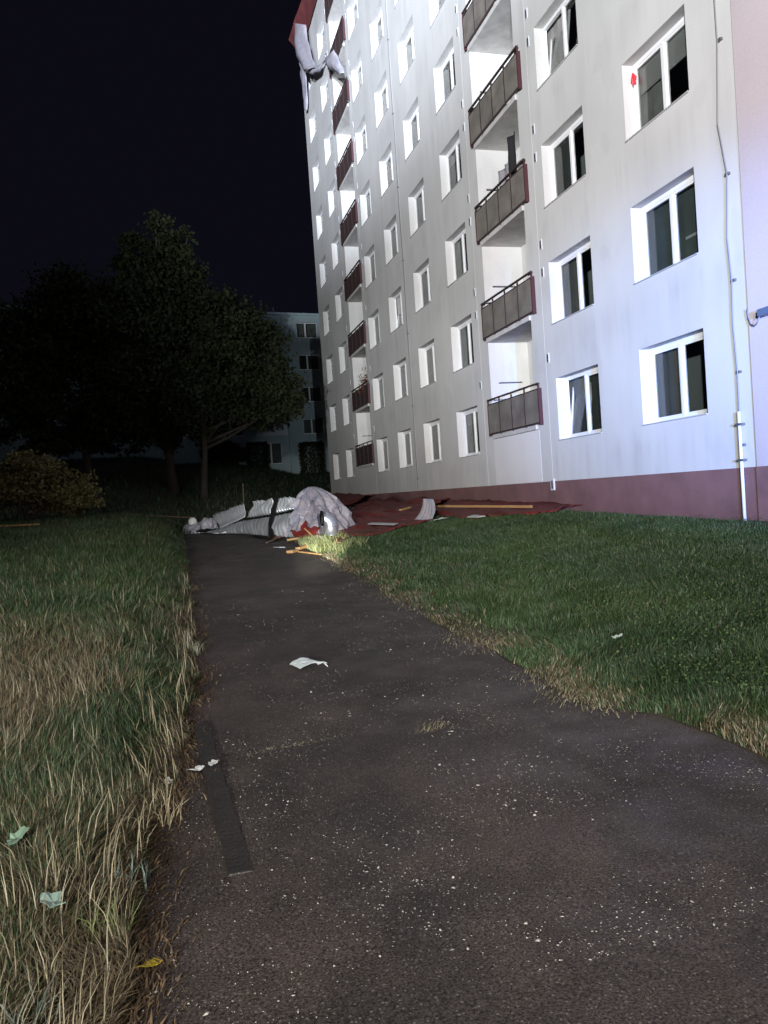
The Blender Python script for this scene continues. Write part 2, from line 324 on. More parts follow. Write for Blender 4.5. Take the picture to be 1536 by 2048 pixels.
# windows
def window(y0, y1, z0, tilt=False):
    z1 = z0 + WH; xm = W + .27; ym = (y0 + y1) / 2
    mb = MB(); fx0, fx1 = W + .235, W + .305; t = .065
    mb.box(fx0, fx1, y0 + .002, y1 - .002, z1 - t - .02, z1 - .002).box(fx0, fx1, y0 + .002, y1 - .002, z0 + .002, z0 + t + .02)
    mb.box(fx0, fx1, y0 + .002, y0 + t, z0 + t + .02, z1 - t - .02).box(fx0, fx1, y1 - t, y1 - .002, z0 + t + .02, z1 - t - .02)
    mb.box(fx0 - .004, fx1, ym - .035, ym + .035, z0 + t + .02, z1 - t - .02)
    w = put(mb, 'window', M['pvc'])
    for s, (a, b) in enumerate(((y0 + t + .001, ym - .036), (ym + .036, y1 - t - .001))):
        za, zb = z0 + t + .021, z1 - t - .021; q = .045
        sm = MB(); x0, x1 = fx0 + .012, fx1 - .012
        sm.box(x0, x1, a, b, za, za + q).box(x0, x1, a, b, zb - q, zb).box(x0, x1, a, a + q, za + q, zb - q).box(x0, x1, b - q, b, za + q, zb - q)
        gm = MB().box(xm - .004, xm + .004, a + q, b - q, za + q, zb - q)
        if tilt and s == 1:
            for m_ in (sm, gm): m_.v = [(v[0] + (v[2] - za) * .13, v[1], v[2]) for v in m_.v]
        put(sm, 'sash', M['pvc'], w); put(gm, 'pane', M['glass'], w)
    put(MB().box(W - .035, W + .234, y0 + .004, y1 - .004, z0 + .002, z0 + .020), 'sill', M['sill'], w)
    r = random.random(); amp = random.choice((0, .004, .01, .02)); full = r < .25; lo = ym + .12 if not full else y0 + .05
    cm = MB().grid(lambda u, v: (W + .40 + amp * math.sin(u * 46 + r * 9) + .01 * math.sin(u * 17), y1 + .30 - u * (y1 + .30 - lo), z0 - .1 + v * (WH + .15)), 40 if full else 24, 1)
    put(cm, 'curtain', random.choice((M['curtain'], M['curtain2'], M['curtain3'], M['curtain4'])), w, smooth=True)
    if random.random() < .12: put(MB().box(W + .335, W + .345, y0 + .08, y1 - .08, z0 + WH * random.uniform(.45, .8), z0 + WH - .06), 'blind', M['sill'], w)
    return w
for c, (a, b) in enumerate(COLS):
    for k in range(NF): window(a, b, SILL + ST * k, tilt=(c == 1 and k in (0, 3)) or (c == 4 and k == 2))
# loggia balconies
for bi, (a, b, r0, r1) in enumerate(BAL):
    for k in range(NF):
        z = 2.98 + ST * k
        bal = put(MB().box(W - .05, W + 1.245, a + .004, b - .004, z, z + .13), 'balcony', M['slab'], bevel=.01)
        mb = MB(); n = 4; fx = W - .105
        mb.box(fx, fx + .035, r0, r1, z + .12, z + .16).box(fx, fx + .035, r0, r1, z + .985, z + 1.01)
        mb.box(fx - .01, fx + .045, r0 - .02, r1 + .02, z + 1.115, z + 1.155)
        for i in range(1, n): yy = r0 + (r1 - r0) * i / n; mb.box(fx - .004, fx + .03, yy - .018, yy + .018, z + .10, z + 1.115)
        put(mb, 'railing', M['steel'], bal)
        for yy in (r0, r1):
            put(MB().box(fx - .006, W - .012, yy - .02, yy + .02, z + .09, z + 1.02).box(fx, fx + .03, yy - .015, yy + .015, z + 1.02, z + 1.114), 'end_post', M['endred'], bal)
        for i in range(n):
            p0 = r0 + (r1 - r0) * i / n + .021; p1 = r0 + (r1 - r0) * (i + 1) / n - .021
            put(MB().box(fx + .008, fx + .02, p0, p1, z + .165, z + .982), 'panel', M['wired'] if bi == 0 else M['brownpanel'], bal)
        d = MB(); dz = z + .14
        d.box(W + 1.19, W + 1.24, a + .25, a + .33, dz, dz + 2.1).box(W + 1.19, W + 1.24, a + 1.02, a + 1.1, dz, dz + 2.1).box(W + 1.19, W + 1.24, a + .33, a + 1.02, dz + 2.02, dz + 2.1).box(W + 1.19, W + 1.24, a + .33, a + 1.02, dz, dz + .1)
        put(d, 'balcony_door', M['pvc'], bal); put(MB().box(W + 1.21, W + 1.22, a + .33, a + 1.02, dz + .1, dz + 2.02), 'door_pane', M['glass'], bal)
        # drying rod sticking out of the side wall
        zr = z + 1.62
        if k % 3 != 2 or bi == 0: put(MB().tube([(W + .28, b - .02, zr), (W + .28, b - .10, zr)], .012, 6).tube([(W + .22, b - .10, zr), (W + .95, b - .10, zr)], .016, 6), 'drying_rod', M['rod'], bal)
put(MB().box(W - .006, W - .001, 18.0, 20.95, 1.64, 2.96), 'fresh_patch', M['pale_patch'])
# little ventilators beside the balconies
for yv in (17.28, 21.64, 34.66, 38.86):
    for k in range(NF):
        for zv in ((4.66,) if k == 0 else (3.96 + ST * k, 4.64 + ST * k)):
            v = put(MB().box(W - .018, W - .001, yv - .055, yv + .055, zv - .12, zv + .12), 'ventilator', M['pipe'])
            put(MB().box(W - .022, W - .0185, yv - .036, yv + .036, zv - .10, zv + .10), 'grille', M['vent'], v)
v = put(MB().box(W - .05, W - .013, 17.31, 17.49, 1.40, 1.68), 'meter_box', M['pipe'], bevel=.006)
put(MB().box(W - .055, W - .0505, 17.36, 17.44, 1.44, 1.64), 'grille', M['vent'], v)
# lightning conductors with clips
def conductor(pts, clips, r=.011):
    o = put(MB().tube(pts, r, 6), 'lightning_conductor', M['wire'])
    for (y, z) in clips: put(MB().box(W - .05, W - .001, y - .055, y + .03, z - .02, z + .02), 'clip', M['rod'], o)
conductor([(W - .045, 28.42 + .03 * math.sin(i * 1.3), 1.7 + i * 1.0) for i in range(27)], [(28.44, 2.1 + 2.8 * k) for k in range(9)])
conductor([(W - .05, 10.72 + d, z) for z, d in ((2.5, 0), (3.2, -.01), (4.0, .03), (4.7, 0), (5.4, .05), (6.43, -.03), (7.3, .12), (8.6, .02), (11.2, .05), (14, 0), (20, .04), (27.9, 0))], [(10.72, z) for z in (2.0, 3.2, 4.7, 6.43, 8.6, 11.2, 14, 17, 20)])
p = put(MB().tube([(W - .055, 10.73, .55), (W - .055, 10.73, 2.55)], .028, 10), 'conduit_pipe', M['pipe'], smooth=True)
for zc in (1.75, 2.34): put(MB().box(W - .09, W - .001, 10.66, 10.80, zc - .02, zc + .02), 'clip', M['rod'], p)

# section of the next entrance at the right edge of the picture
sec = tag(empty('apartment_block', (W, 0, .6)), 'pinkish rendered neighbouring section of the block at right picture edge', 'building')
def put2(mb, name, m, parent=None, **k):
    mb.v = [(v[0] - W, v[1], v[2] - .6) for v in mb.v]; return mb.build(name, m, parent or sec, **k)
put2(MB().box(W - .03, W + 12, -14, YN - .012, PL + .001, ROOF), 'wall', M['pink'])
put2(MB().box(W - .045, W + 12, -14, YN - .004, -.9, PL), 'plinth', M['plinth'])
lamp = tag(empty('wall_lamp', (W - .03, 9.76, 4.0)), 'grey box lamp on short bracket with looping cable at right edge', 'lamp')
MB().box(-.16, -.02, -.26, .30, -.05, .06).build('lamp_housing', M['metalbox'], lamp, bevel=.015)
MB().bar((-.09, 0, -.09), (-.0, 0, -.09), .06, .05).build('bracket', M['rod'], lamp)
MB().tube([(-.10, .30, -.04), (-.08, .38, -.12), (-.05, .48, -.15), (-.03, .58, -.10), (-.02, .64, .02), (-.02, .66, .16)], .010, 6).build('cable', M['wire'], lamp, smooth=True)

# things on the balconies and windows
def laundry(name, label, y0, y1, x, z0, z1, m, seed, cat='laundry'):
    o = MB().grid(lambda u, v: (x + .05 * math.sin(u * 9 + seed) * (1 - .3 * v) + .03 * nz(u * 4, v * 4, seed), y0 + (y1 - y0) * u, z1 - (z1 - z0 + .1 * nz(u * 3, seed)) * v), 14, 12).build(name, m, None, smooth=True, solid=.012)
    return tag(o, label, cat)
laundry('hanging_towel', 'striped grey towel hung on third balcony from below, bright balcony column', 18.95, 19.6, W + .12, 9.35, 10.2, mat('striped_towel', (.38, .36, .37), .9, c2=(.10, .09, .11), scale=9, stretch=(1, 1, 6)), 2.)
laundry('hanging_blanket', 'black blanket hung beside the striped towel above the balcony railing', 18.3, 18.9, W + .02, 8.95, 10.7, M['dark'], 5.)
bp = tag(empty('balcony_plant', (W + .12, 36.0, 2.98 + ST + .13)), 'reddish potted plant showing over a far brown balcony railing', 'plant')
MB().tube([(0, 0, 0), (0, 0, .5)], [.12, .16], 10).build('pot', M['brownscrap'], bp)
V = []; Fc = []
for i in range(260):
    c = np.array([rng.normal(0, .16), rng.normal(0, .3), .55 + abs(rng.normal(.45, .3))]); d = rng.normal(size=3); d /= np.linalg.norm(d); e = np.cross(d, rng.normal(size=3)); e /= np.linalg.norm(e)
    n = len(V); V += [c, c + d * .08 + e * .03, c + d * .16, c + d * .08 - e * .03]; Fc.append((n, n+1, n+2, n+3))
fo = bulk_mesh('foliage', np.array(V), np.array(Fc), M['leaf'], np.tile([.12, .05, .03], (len(V), 1))); fo.parent = bp
# red ornament hanging in a reveal of the third floor near column
mb = MB(); ox, oy, oz = W + .20, 13.43, 9.55
for k in range(5):
    a = k * 1.25; mb.tube([(ox, oy, oz), (ox + .05 * math.cos(a), oy - .03, oz - .10 - .03 * k), (ox + .03 * math.cos(a + 1), oy - .035, oz - .20 - .04 * (k % 3))], [.012, .03, .006], 6)
tag(mb.build('window_ornament', M['redtoy']), 'small red ribbon ornament hanging inside nearest third-row window recess', 'ornament')
mb = MB(); oz = 6.82
for k in range(6):
    a = k * math.pi / 3; mb.tube([(W + .25, 13.42, oz), (W + .25 + .05 * math.cos(a), 13.40, oz + .06 * math.sin(a)), (W + .25 + .02 * math.cos(a), 13.39, oz + .09 * math.sin(a))], [.01, .022, .004], 6)
tag(mb.build('window_ornament', M['white']), 'white bow ornament at top corner of nearest second-row window recess', 'ornament')
fp = tag(empty('window_flowers', (W + .42, 11.95, 5.42)), 'dark red flowers on the inner sill of nearest second-row window', 'flowers')
MB().tube([(0, 0, 0), (0, 0, .12)], [.06, .08], 10).build('pot', M['brownscrap'], fp)
mb = MB()
for i in range(14):
    a = rng.uniform(0, 6.28); r = rng.uniform(.02, .14); c = Vector((r * math.cos(a) * .6, r * math.sin(a), rng.uniform(.2, .36))); mb.tube([(0, 0, .1), tuple(c * .8), tuple(c), tuple(c + Vector((0, 0, .04)))], [.004, .004, .035, .01], 6)
mb.build('blooms', M['flower'], fp)
mb = MB().bar((0, -.38, .45), (0, .40, .45), .02, .05)
tag(mb.build('inner_rail', M['pipe']), 'pale rail across lower right pane of nearest second-row window', 'rail').location = (W + .40, 11.98, 5.5)

# ------------------------------------------------------------------ far apartment block
TH = math.radians(8); FO = Vector((9.61, 67.05, 0))
far = tag(empty('apartment_block', (FO.x, FO.y, 0), TH), 'low dim blue-green apartment block behind the trees', 'building')
fcols = [1.68 + .0] + [-5.6 - 3.62 * i for i in range(6)] + [5.3, 8.9]
fops = [(s, s + 1.9, 7.36 + 2.82 * k, 8.68 + 2.82 * k) for s in fcols for k in range(4)]
fops += [(-2.02, -.36, 4.85, 6.7)] + [(s, s + .85, 5.18, 5.72) for s in (-13.0, -11.82, -20.2, -19.0)]
sx0, sx1, z0_, z1_ = -31.0, 14.0, .5, 17.75
ys = sorted({sx0, sx1, -2.6, .3} | {o[0] for o in fops} | {o[1] for o in fops}); zs = sorted({z0_, z1_} | {o[2] for o in fops} | {o[3] for o in fops})
mb = MB()
for i in range(len(ys) - 1):
    for j in range(len(zs) - 1):
        cy, cz = (ys[i] + ys[i+1]) / 2, (zs[j] + zs[j+1]) / 2
        if any(o[0] < cy < o[1] and o[2] < cz < o[3] for o in fops): continue
        dpt = .18 if -2.6 < cy < .3 else 0
        mb.quad((ys[i], dpt, zs[j]), (ys[i+1], dpt, zs[j]), (ys[i+1], dpt, zs[j+1]), (ys[i], dpt, zs[j+1]))
for s in (-2.6, .3): mb.quad((s, 0, z0_), (s, .18, z0_), (s, .18, z1_), (s, 0, z1_))
for (a, b, c, d) in fops:
    d0 = .18 if -2.6 < (a + b) / 2 < .3 else 0
    mb.quad((a, d0, c), (a, d0, d), (a, d0 + .2, d), (a, d0 + .2, c)); mb.quad((b, d0, c), (b, d0, d), (b, d0 + .2, d), (b, d0 + .2, c)); mb.quad((a, d0, d), (b, d0, d), (b, d0 + .2, d), (a, d0 + .2, d)); mb.quad((a, d0, c), (b, d0, c), (b, d0 + .2, c), (a, d0 + .2, c))
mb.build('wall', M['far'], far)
MB().box(sx0 + .02, sx1 - .02, .9, 11, .5, 17.6).build('inner_wall', M['room'], far)
rf = MB().box(sx0 - .1, sx1 + .1, -.12, 11.1, 17.752, 17.95).build('roof', M['far'], far)
for s in (-.2, 2.6, -9): MB().box(s, s + .12, .6, .75, 17.951, 18.55 if s < 0 else 18.2).build('vent_pipe', M['rod'], rf)
for (a, b, c, d) in fops:
    d0 = .18 if -2.6 < (a + b) / 2 < .3 else 0; f0, f1 = d0 + .12, d0 + .17; t = .06; door = d - c > 1.6
    mb = MB().box(a + .004, b - .004, f0, f1, d - t, d - .004).box(a + .004, b - .004, f0, f1, c + .004, c + t).box(a + .004, a + t, f0, f1, c + t, d - t).box(b - t, b - .004, f0, f1, c + t, d - t)
    m_ = a + (b - a) * .42
    if d - c > 1: mb.box(m_ - .07, m_ + .07, f0 - .003, f1, c + t, d - t)
    w = mb.build('door' if door else 'window', M['pvc'], far)
    MB().box(a + t, b - t, f0 + .02, f0 + .03, c + t, d - t).build('pane', M['glass'], w)
    if d - c > 1 and not door:
        MB().box(a - .04, b + .04, -.05, f0 - .004, c - .03, c + .003).build('sill', M['pvc'], w)
        if random.random() < .6: MB().box(a + .05, m_ + .3, f1 + .1, f1 + .12, c, d).build('curtain', M['curtain2'], w)
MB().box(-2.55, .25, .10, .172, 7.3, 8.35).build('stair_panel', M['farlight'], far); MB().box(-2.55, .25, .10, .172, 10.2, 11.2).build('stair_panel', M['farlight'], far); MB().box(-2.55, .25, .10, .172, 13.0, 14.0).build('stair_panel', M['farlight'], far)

# ------------------------------------------------------------------ trees and shrubs
def leaf_cloud(blobs, n, size, base, seed, squash=1.0, fuzz=.12):
    r = np.random.default_rng(seed); out = []
    vol = np.array([b[3] * b[4] * b[5] for b in blobs]) ** .75; cnt = (n * vol / vol.sum()).astype(int)
    C = []
    for b, c in zip(blobs, cnt):
        k = max(10, c // 90)                       # clumps within each limb's foliage
        d = r.normal(size=(k, 3)); d /= np.linalg.norm(d, axis=1)[:, None]; rad = r.uniform(.35, 1.0, k) ** .6
        cl = d * rad[:, None] * np.array(b[3:6]) + np.array(b[:3])
        pick = r.integers(0, k, c); spread = min(b[3:6]) * .22
        P = cl[pick] + r.normal(size=(c, 3)) * spread * np.array([1, 1, .6]); C.append(np.c_[P, np.full(c, 0), pick % 7])
    C = np.concatenate(C); P = C[:, :3]; m = len(P)
    d = r.normal(size=(m, 3)); d[:, 2] -= .5; d /= np.linalg.norm(d, axis=1)[:, None]
    e = np.cross(d, r.normal(size=(m, 3))); e /= np.linalg.norm(e, axis=1)[:, None]
    s = size * r.uniform(.6, 1.4, m)[:, None]
    V = np.stack([P, P + d * s * .5 + e * s * .34, P + d * s, P + d * s * .5 - e * s * .34], 1).reshape(-1, 3)
    Fq = np.arange(m * 4).reshape(m, 4)
    tone = (.75 + .07 * C[:, 4] + r.normal(0, .12, m)).clip(.4, 1.6)
    return V, Fq, np.repeat(np.array(base)[None] * tone[:, None], 4, 0)
def tree(name, label, x, y, blobs, n, size, base, seed, r0=.22, group=None, cat='tree', stems=1):
    z = hz(x, y); o = tag(empty(name, (x, y, z)), label, cat, group)
    rr = random.Random(seed); mb = MB(); top = max(b[2] + b[5] * .3 for b in blobs)
    for s_ in range(stems):
        ang = rr.uniform(0, 6.28); lean = .0 if stems == 1 else .5
        pts = [(lean * t * math.cos(ang) * 1.2 + .15 * math.sin(t * 5 + seed), lean * t * math.sin(ang) * 1.2 + .1 * math.cos(t * 4), -.2 + t * top * .8) for t in [i / 8 for i in range(9)]]
        mb.tube(pts, [r0 * (1.35 if i == 0 else 1) * (1 - .1 * i) for i in range(9)], 9)
    for b in blobs:
        t0 = rr.uniform(.3, .65); s0 = Vector((0, 0, max(.2, min(b[2] * .6, top * t0)))); e = Vector(b[:3])
        mid = (s0 + e) / 2 + Vector((rr.uniform(-.3, .3), rr.uniform(-.3, .3), -.2))
        mb.tube([s0, mid, e, e + (e - s0).normalized() * b[5] * .5], [r0 * .5, r0 * .35, r0 * .2, .01], 6)
    mb.build('trunk', M['bark'], o, smooth=True)
    V, Fq, C = leaf_cloud(blobs, n, size, base, seed); c = bulk_mesh('crown', V, Fq, M['leaf'], C); c.parent = o
    return o
G = (.024, .031, .015)
tree('broadleaf_tree', 'tallest dark tree with pointed top left of the floodlit block', -.1, 42, [(.3, 0, 10.3, 2.2, 2, 2.4), (-1.2, .3, 8.6, 2.4, 2, 2.6), (1.5, -.2, 8.4, 2.2, 2, 2.4), (.2, 0, 12.6, 1.3, 1.2, 1.7), (-.9, .2, 12.0, 1.0, 1.0, 1.6), (1.3, 0, 11.9, 1.0, 1, 1.7), (-.3, 0, 6.2, 3.0, 2.2, 2.2), (1.6, .4, 5.6, 2.2, 1.8, 1.8), (-2.3, .3, 5.5, 2.0, 2, 2.0), (-1.5, 0, 13.2, .35, .35, .9), (.1, 0, 14.0, .35, .4, .8), (1.6, 0, 13.2, .35, .35, .9), (-1.2, 0, 3.6, 2.2, 1.8, 1.3), (.9, 0, 3.5, 1.6, 1.6, 1.2)], 40000, .22, G, 3, .26, 'dark trees on the bank')
tree('broadleaf_tree', 'dark rounded tree overlapping the low blue-green block, right of tall one', 1.5, 40, [(1.6, 0, 8.6, 1.7, 1.6, 2.0), (2.9, 0, 7.4, 1.5, 1.5, 2.0), (3.7, 0, 5.6, 1.3, 1.4, 1.6), (4.3, 0, 4.7, .9, 1, 1.0), (1.0, 0, 6.6, 1.9, 1.6, 2.2), (2.2, .2, 5.2, 1.7, 1.5, 1.6), (.0, 0, 5.0, 1.6, 1.5, 1.8), (3.3, 0, 4.2, .8, .8, .9)], 30000, .2, G, 5, .2, 'dark trees on the bank')
tree('broadleaf_tree', 'broad dark tree above the olive shrub at far left', -4.4, 44, [(0, 0, 9.2, 2.4, 2, 2.2), (-1.6, 0, 7.8, 2.4, 2, 2.4), (1.6, 0, 8.0, 2.4, 2, 2.6), (-2.3, 0, 5.4, 2.2, 2, 2.2), (.2, 0, 5.6, 2.6, 2, 2.2), (2.6, 0, 5.4, 2.2, 2, 2.2), (-.4, 0, 3.8, 3, 2, 1.4), (-1.8, 0, 2.6, 2, 1.6, 1.2), (1.6, 0, 2.5, 1.8, 1.6, 1.1), (-3.6, 0, 7.2, 1.8, 1.8, 2.0), (-3.9, 0, 4.2, 1.8, 1.6, 2.0)], 40000, .22, G, 9, .25, 'dark trees on the bank')
tree('olive_shrub', 'wide olive-brown leafy shrub behind the left lawn', -4.6, 26.5, [(0, 0, 1.2, 1.5, 1, .9), (1.2, 0, 1.0, 1.0, .9, .7), (-1.3, 0, 1.3, 1.2, .9, .9), (.3, 0, 1.7, .9, .8, .6), (1.7, 0, .55, .6, .6, .4), (-2.2, 0, 1.1, 1, .9, .8)], 17000, .10, (.115, .10, .045), 12, .06, None, 'shrub', 5)
tree('dark_shrub', 'low dark mounded shrub against the low blue-green block', 4.0, 60, [(0, 0, 1.1, 1.2, 1, .9), (.8, 0, .8, .8, .8, .6), (-.9, 0, 1.3, 1.0, .9, 1.1)], 7000, .16, G, 15, .07, None, 'shrub', 3)
def hedge(label, s0, s1, z0, z1, seed):
    c = Vector(FO) + Vector((math.cos(TH), math.sin(TH), 0)) * ((s0 + s1) / 2) + Vector((math.sin(TH), -math.cos(TH), 0)) * 1.2
    o = tag(empty('clipped_hedge', (c.x, c.y, z0), TH), label, 'hedge', 'clipped hedges by the far door'); r = np.random.default_rng(seed)
    w, d, h_ = (s1 - s0) / 2, .55, z1 - z0; n = 4500
    P = np.c_[r.uniform(-w, w, n), r.uniform(-d, d, n), r.uniform(-.9, h_, n)]; k = r.integers(0, 5, n)
    P[k == 0, 0] = w; P[k == 1, 0] = -w; P[k == 2, 1] = -d; P[k == 3, 2] = h_; P += r.normal(0, .05, P.shape)
    dd = r.normal(size=(n, 3)); dd /= np.linalg.norm(dd, axis=1)[:, None]; e = np.cross(dd, r.normal(size=(n, 3))); e /= np.linalg.norm(e, axis=1)[:, None]; s = .14
    V = np.stack([P, P + dd * s * .5 + e * s * .35, P + dd * s, P + dd * s * .5 - e * s * .35], 1).reshape(-1, 3)
    f = bulk_mesh('foliage', V, np.arange(n * 4).reshape(n, 4), M['leaf'], np.tile(G, (n * 4, 1))); f.parent = o
    mb = MB()
    for q in range(4): mb.tube([(-w * .6 + q * w * .4, 0, -.6), (-w * .6 + q * w * .4 + .05, 0, h_ * .8)], [.03, .015], 6)
    mb.build('stem', M['bark'], o)
hedge('dark clipped hedge left of the lit white door', -3.7, -2.2, 4.7, 6.55, 21)
hedge('dark clipped hedge right of the lit white door', .95, 2.75, 4.6, 6.4, 22)

# ------------------------------------------------------------------ storm debris
DB = 'storm debris on the ground'
def corr(name, label, c, waves, amp, m, warp=.04, cat='metal sheet', nu=None, seed=0, solid=.006):
    nu = nu or max(24, waves * 6); c = [Vector(p) for p in c]; nrm = (c[1] - c[0]).cross(c[3] - c[0]).normalized()
    def f(u, v):
        p = bil(c, u, v); return p + nrm * (amp * math.sin(u * waves * 2 * math.pi) + warp * nz(u * 2.2 + seed, v * 2.2, seed) * 2) + Vector((0, 0, -.03 * nz(u * 9, seed * 3.1) * (1 - v)))
    return tag(MB().grid(f, nu, 8).build(name, m, None, smooth=True, solid=solid), label, cat, DB)
corr('corrugated_sheet', 'pale lavender corrugated metal sheet leaning under the thin upright rod', [(1.18, 27.58, 1.26), (2.09, 25.23, 1.60), (2.08, 24.76, 1.17), (1.38, 26.68, .80)], 13, .040, M['silver'], seed=1)
corr('corrugated_sheet', 'corrugated silver sheet left of the black felt strip in the heap', [(2.31, 24.47, 1.61), (2.72, 22.63, 1.70), (2.61, 22.46, 1.24), (2.13, 24.58, 1.15)], 8, .040, M['silver'], .07, seed=2)
corr('corrugated_sheet', 'corrugated silver sheet between black felt strip and crumpled membrane', [(2.80, 22.50, 1.71), (3.28, 21.43, 1.65), (3.18, 21.13, 1.36), (2.70, 22.22, 1.27)], 8, .040, M['silver'], .06, seed=3)
# the long folded sheet underneath
LT = [(1.2, 27.2, .74), (1.37, 26.71, .80), (2.06, 24.81, 1.05), (2.64, 22.27, 1.16), (3.2, 21.0, 1.28)]
LB = [(1.1, 26.6, .66), (1.40, 26.01, .64), (1.99, 24.2, .66), (2.54, 21.67, .62), (3.05, 20.5, .60)]
def inter(L, u):
    t = u * (len(L) - 1); i = min(int(t), len(L) - 2); return Vector(L[i]).lerp(Vector(L[i+1]), t - i)
def lower(u, v):
    p = inter(LT, u).lerp(inter(LB, u), v); out = Vector((-.55, -.80, .1)); return p + out * (.24 * math.sin(math.pi * (.15 + .75 * v)) + .022 * math.sin(u * 2 * math.pi * 30 + v * 5 + 5 * nz(u * 6, v, 2)) * (.3 + abs(nz(u * 9, 2)) * 2) + .10 * nz(u * 6 + v, v * 1.5, 7) + .04 * nz(u * 19, v * 2, 5))
tag(MB().grid(lower, 150, 12).build('folded_sheet', M['silver'], None, smooth=True, solid=.006), 'long folded silver roofing sheet bulging along bottom of the heap', 'metal sheet', DB)
def darkgap(u, v):  # dark band put in for the shaded fold between the sheets
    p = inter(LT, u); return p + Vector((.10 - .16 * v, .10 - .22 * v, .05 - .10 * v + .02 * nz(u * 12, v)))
tag(MB().grid(darkgap, 60, 3).build('felt_or_shade_strip', M['felt'], None, smooth=True, solid=.02), 'black band put in for shade in the gap between upper and lower silver sheets', 'roofing felt', DB)
SP = [(2.80, 22.1, 1.74), (2.66, 21.95, 1.42), (2.52, 21.75, 1.02), (2.46, 21.4, .70), (2.5, 21.2, .56)]
tag(MB().grid(lambda u, v: inter(SP, v) + Vector((.09, -.03, 0)) * (u - .5) * (1 + .8 * v) + Vector((0, .04, .01)) * math.sin(u * 6), 8, 20).build('felt_or_shade_strip', M['felt'], None, smooth=True, solid=.02), 'black felt strip hanging upright across the middle of the heap', 'roofing felt', DB)
tag(MB().tube([(2.09, 25.23, 1.50), (2.10, 25.25, 1.9), (2.12, 25.27, 2.25)], .010, 6).build('thin_rod', M['oldtimber']), 'thin rod standing upright from the lavender corrugated sheet', 'rod', DB)
# crumpled membrane
def crumple(name, label, c, rad, seed, m, squash=.0, rough_=.22, cat='membrane', n=56):
    c = Vector(c)
    def f(u, v):
        th = u * 2 * math.pi; ph = v * math.pi * .5 * 1.25
        d = Vector((math.cos(th) * math.sin(ph), math.sin(th) * math.sin(ph), math.cos(ph)))
        q = Vector((math.cos(th), math.sin(th), v * 1.4)) * 1.1 + Vector((seed, seed * 2, seed * 3))
        rg = (1 - abs(noise.noise(q * 1.6)) * 2) * .55 + (1 - abs(noise.noise(q * 3.4)) * 2) * .3 + noise.noise(q * 7) * .12
        k = 1 + rough_ * (rg - .4) * min(1, v * 3.5)
        return c + Vector((d.x * rad[0] * k, d.y * rad[1] * k, d.z * rad[2] * (1 + rough_ * .6 * rg * min(1, v * 5)) + .10 * rad[2] * math.cos(th - 2.2) * v))
    return tag(MB().grid(f, n, n // 2).build(name, m, None, smooth=True, solid=.006), label, cat, DB)
def draped(u, v):
    th = u * 2 * math.pi; cs, sn = math.cos(th), math.sin(th)
    q = Vector((cs * 1.5, sn * 1.5, v * .9)) + Vector((4.2, 1.3, 2.2))
    fold = (1 - 2.4 * abs(noise.noise(q * 1.7))) * .24 + (1 - 2.6 * abs(noise.noise(q * 3.4))) * .16 + (.5 - abs(noise.noise(q * 8))) * .10
    rad = (.60 + .06 * cs - .10 * sn) * (v ** .62) * (1 + fold * min(1, v * 2.4) * 2.2)
    drop = 1.46 * v ** 1.75 * (1 - .34 * max(0, -cs * .8 - sn * .6)) + .08 * math.sin(3 * th + 1) * v + fold * .5 * v + .16 * abs(noise.noise(Vector((cs * 2.5, sn * 2.5, 7)))) * v
    return (3.56 + .17 * v + rad * cs, 20.75 + rad * sn, 1.93 - drop)
tag(MB().grid(draped, 64, 30).build('crumpled_membrane', M['lump'], None, smooth=False, solid=.006), 'large crumpled silver-pink roof membrane lump at right end of heap', 'membrane', DB)
crumple('crumpled_membrane', 'grey crumpled membrane end of the heap beside path, farthest left', (.68, 28.1, .66), (.55, .7, .36), 6.1, M['foil'], rough_=.5, n=36)
crumple('white_bundle', 'small white rounded bundle on far left end of the heap', (.50, 27.9, 1.06), (.15, .14, .17), 1.7, M['white'], rough_=.2, n=20)
crumple('crumpled_membrane', 'small grey crumpled lump beside the small white bundle', (1.02, 27.6, .84), (.3, .35, .30), 8.3, M['foil'], rough_=.7, n=28)
def flake(name, label, pts, m, z=.012, cat='scrap', lift=.03, th=.008, group=DB, seed=0):
    """thin flat piece: outline in plan (x, y), lying on the terrain with a little warp"""
    cx = sum(p[0] for p in pts) / len(pts); cy = sum(p[1] for p in pts) / len(pts); mb = MB(); n = len(pts)
    ring = []
    for s in (1.0, .55):
        ring.append(len(mb.v))
        for (x, y) in pts:
            xx, yy = cx + (x - cx) * s, cy + (y - cy) * s; mb.v.append((xx, yy, hz(xx, yy) + z + lift * abs(nz(xx * 3 + seed, yy * 3, seed))))
    mb.v.append((cx, cy, hz(cx, cy) + z + lift * .6)); k = len(mb.v) - 1
    for i in range(n):
        j = (i + 1) % n; mb.f.append((ring[0] + i, ring[0] + j, ring[1] + j, ring[1] + i)); mb.f.append((ring[1] + i, ring[1] + j, k))
    return tag(mb.build(name, m, None, solid=th), label, cat, group)
flake('metal_scrap', 'flat grey metal scrap lying on tarmac before the heap, largest', [(.95, 26.2), (1.35, 25.4), (1.85, 25.3), (1.7, 26.6), (1.3, 27.3)], M['silver'], .06, lift=.12)
flake('metal_scrap', 'thin grey metal sliver on tarmac at the heap, nearest left', [(.75, 26.9), (1.0, 26.1), (1.15, 26.3), (1.0, 27.0)], M['silver'], .03, lift=.08)
flake('metal_scrap', 'small pale metal offcut below the lavender corrugated sheet', [(1.9, 26.0), (2.2, 25.2), (2.4, 25.6), (2.2, 26.2)], M['silver'], .10, lift=.1)
flake('felt_scrap', 'dark felt scrap lying flat at left foot of the heap', [(.55, 27.4), (.9, 26.6), (1.3, 26.9), (1.2, 27.8), (.8, 28.2)], M['felt'], .05, 'roofing felt', .2, .02)
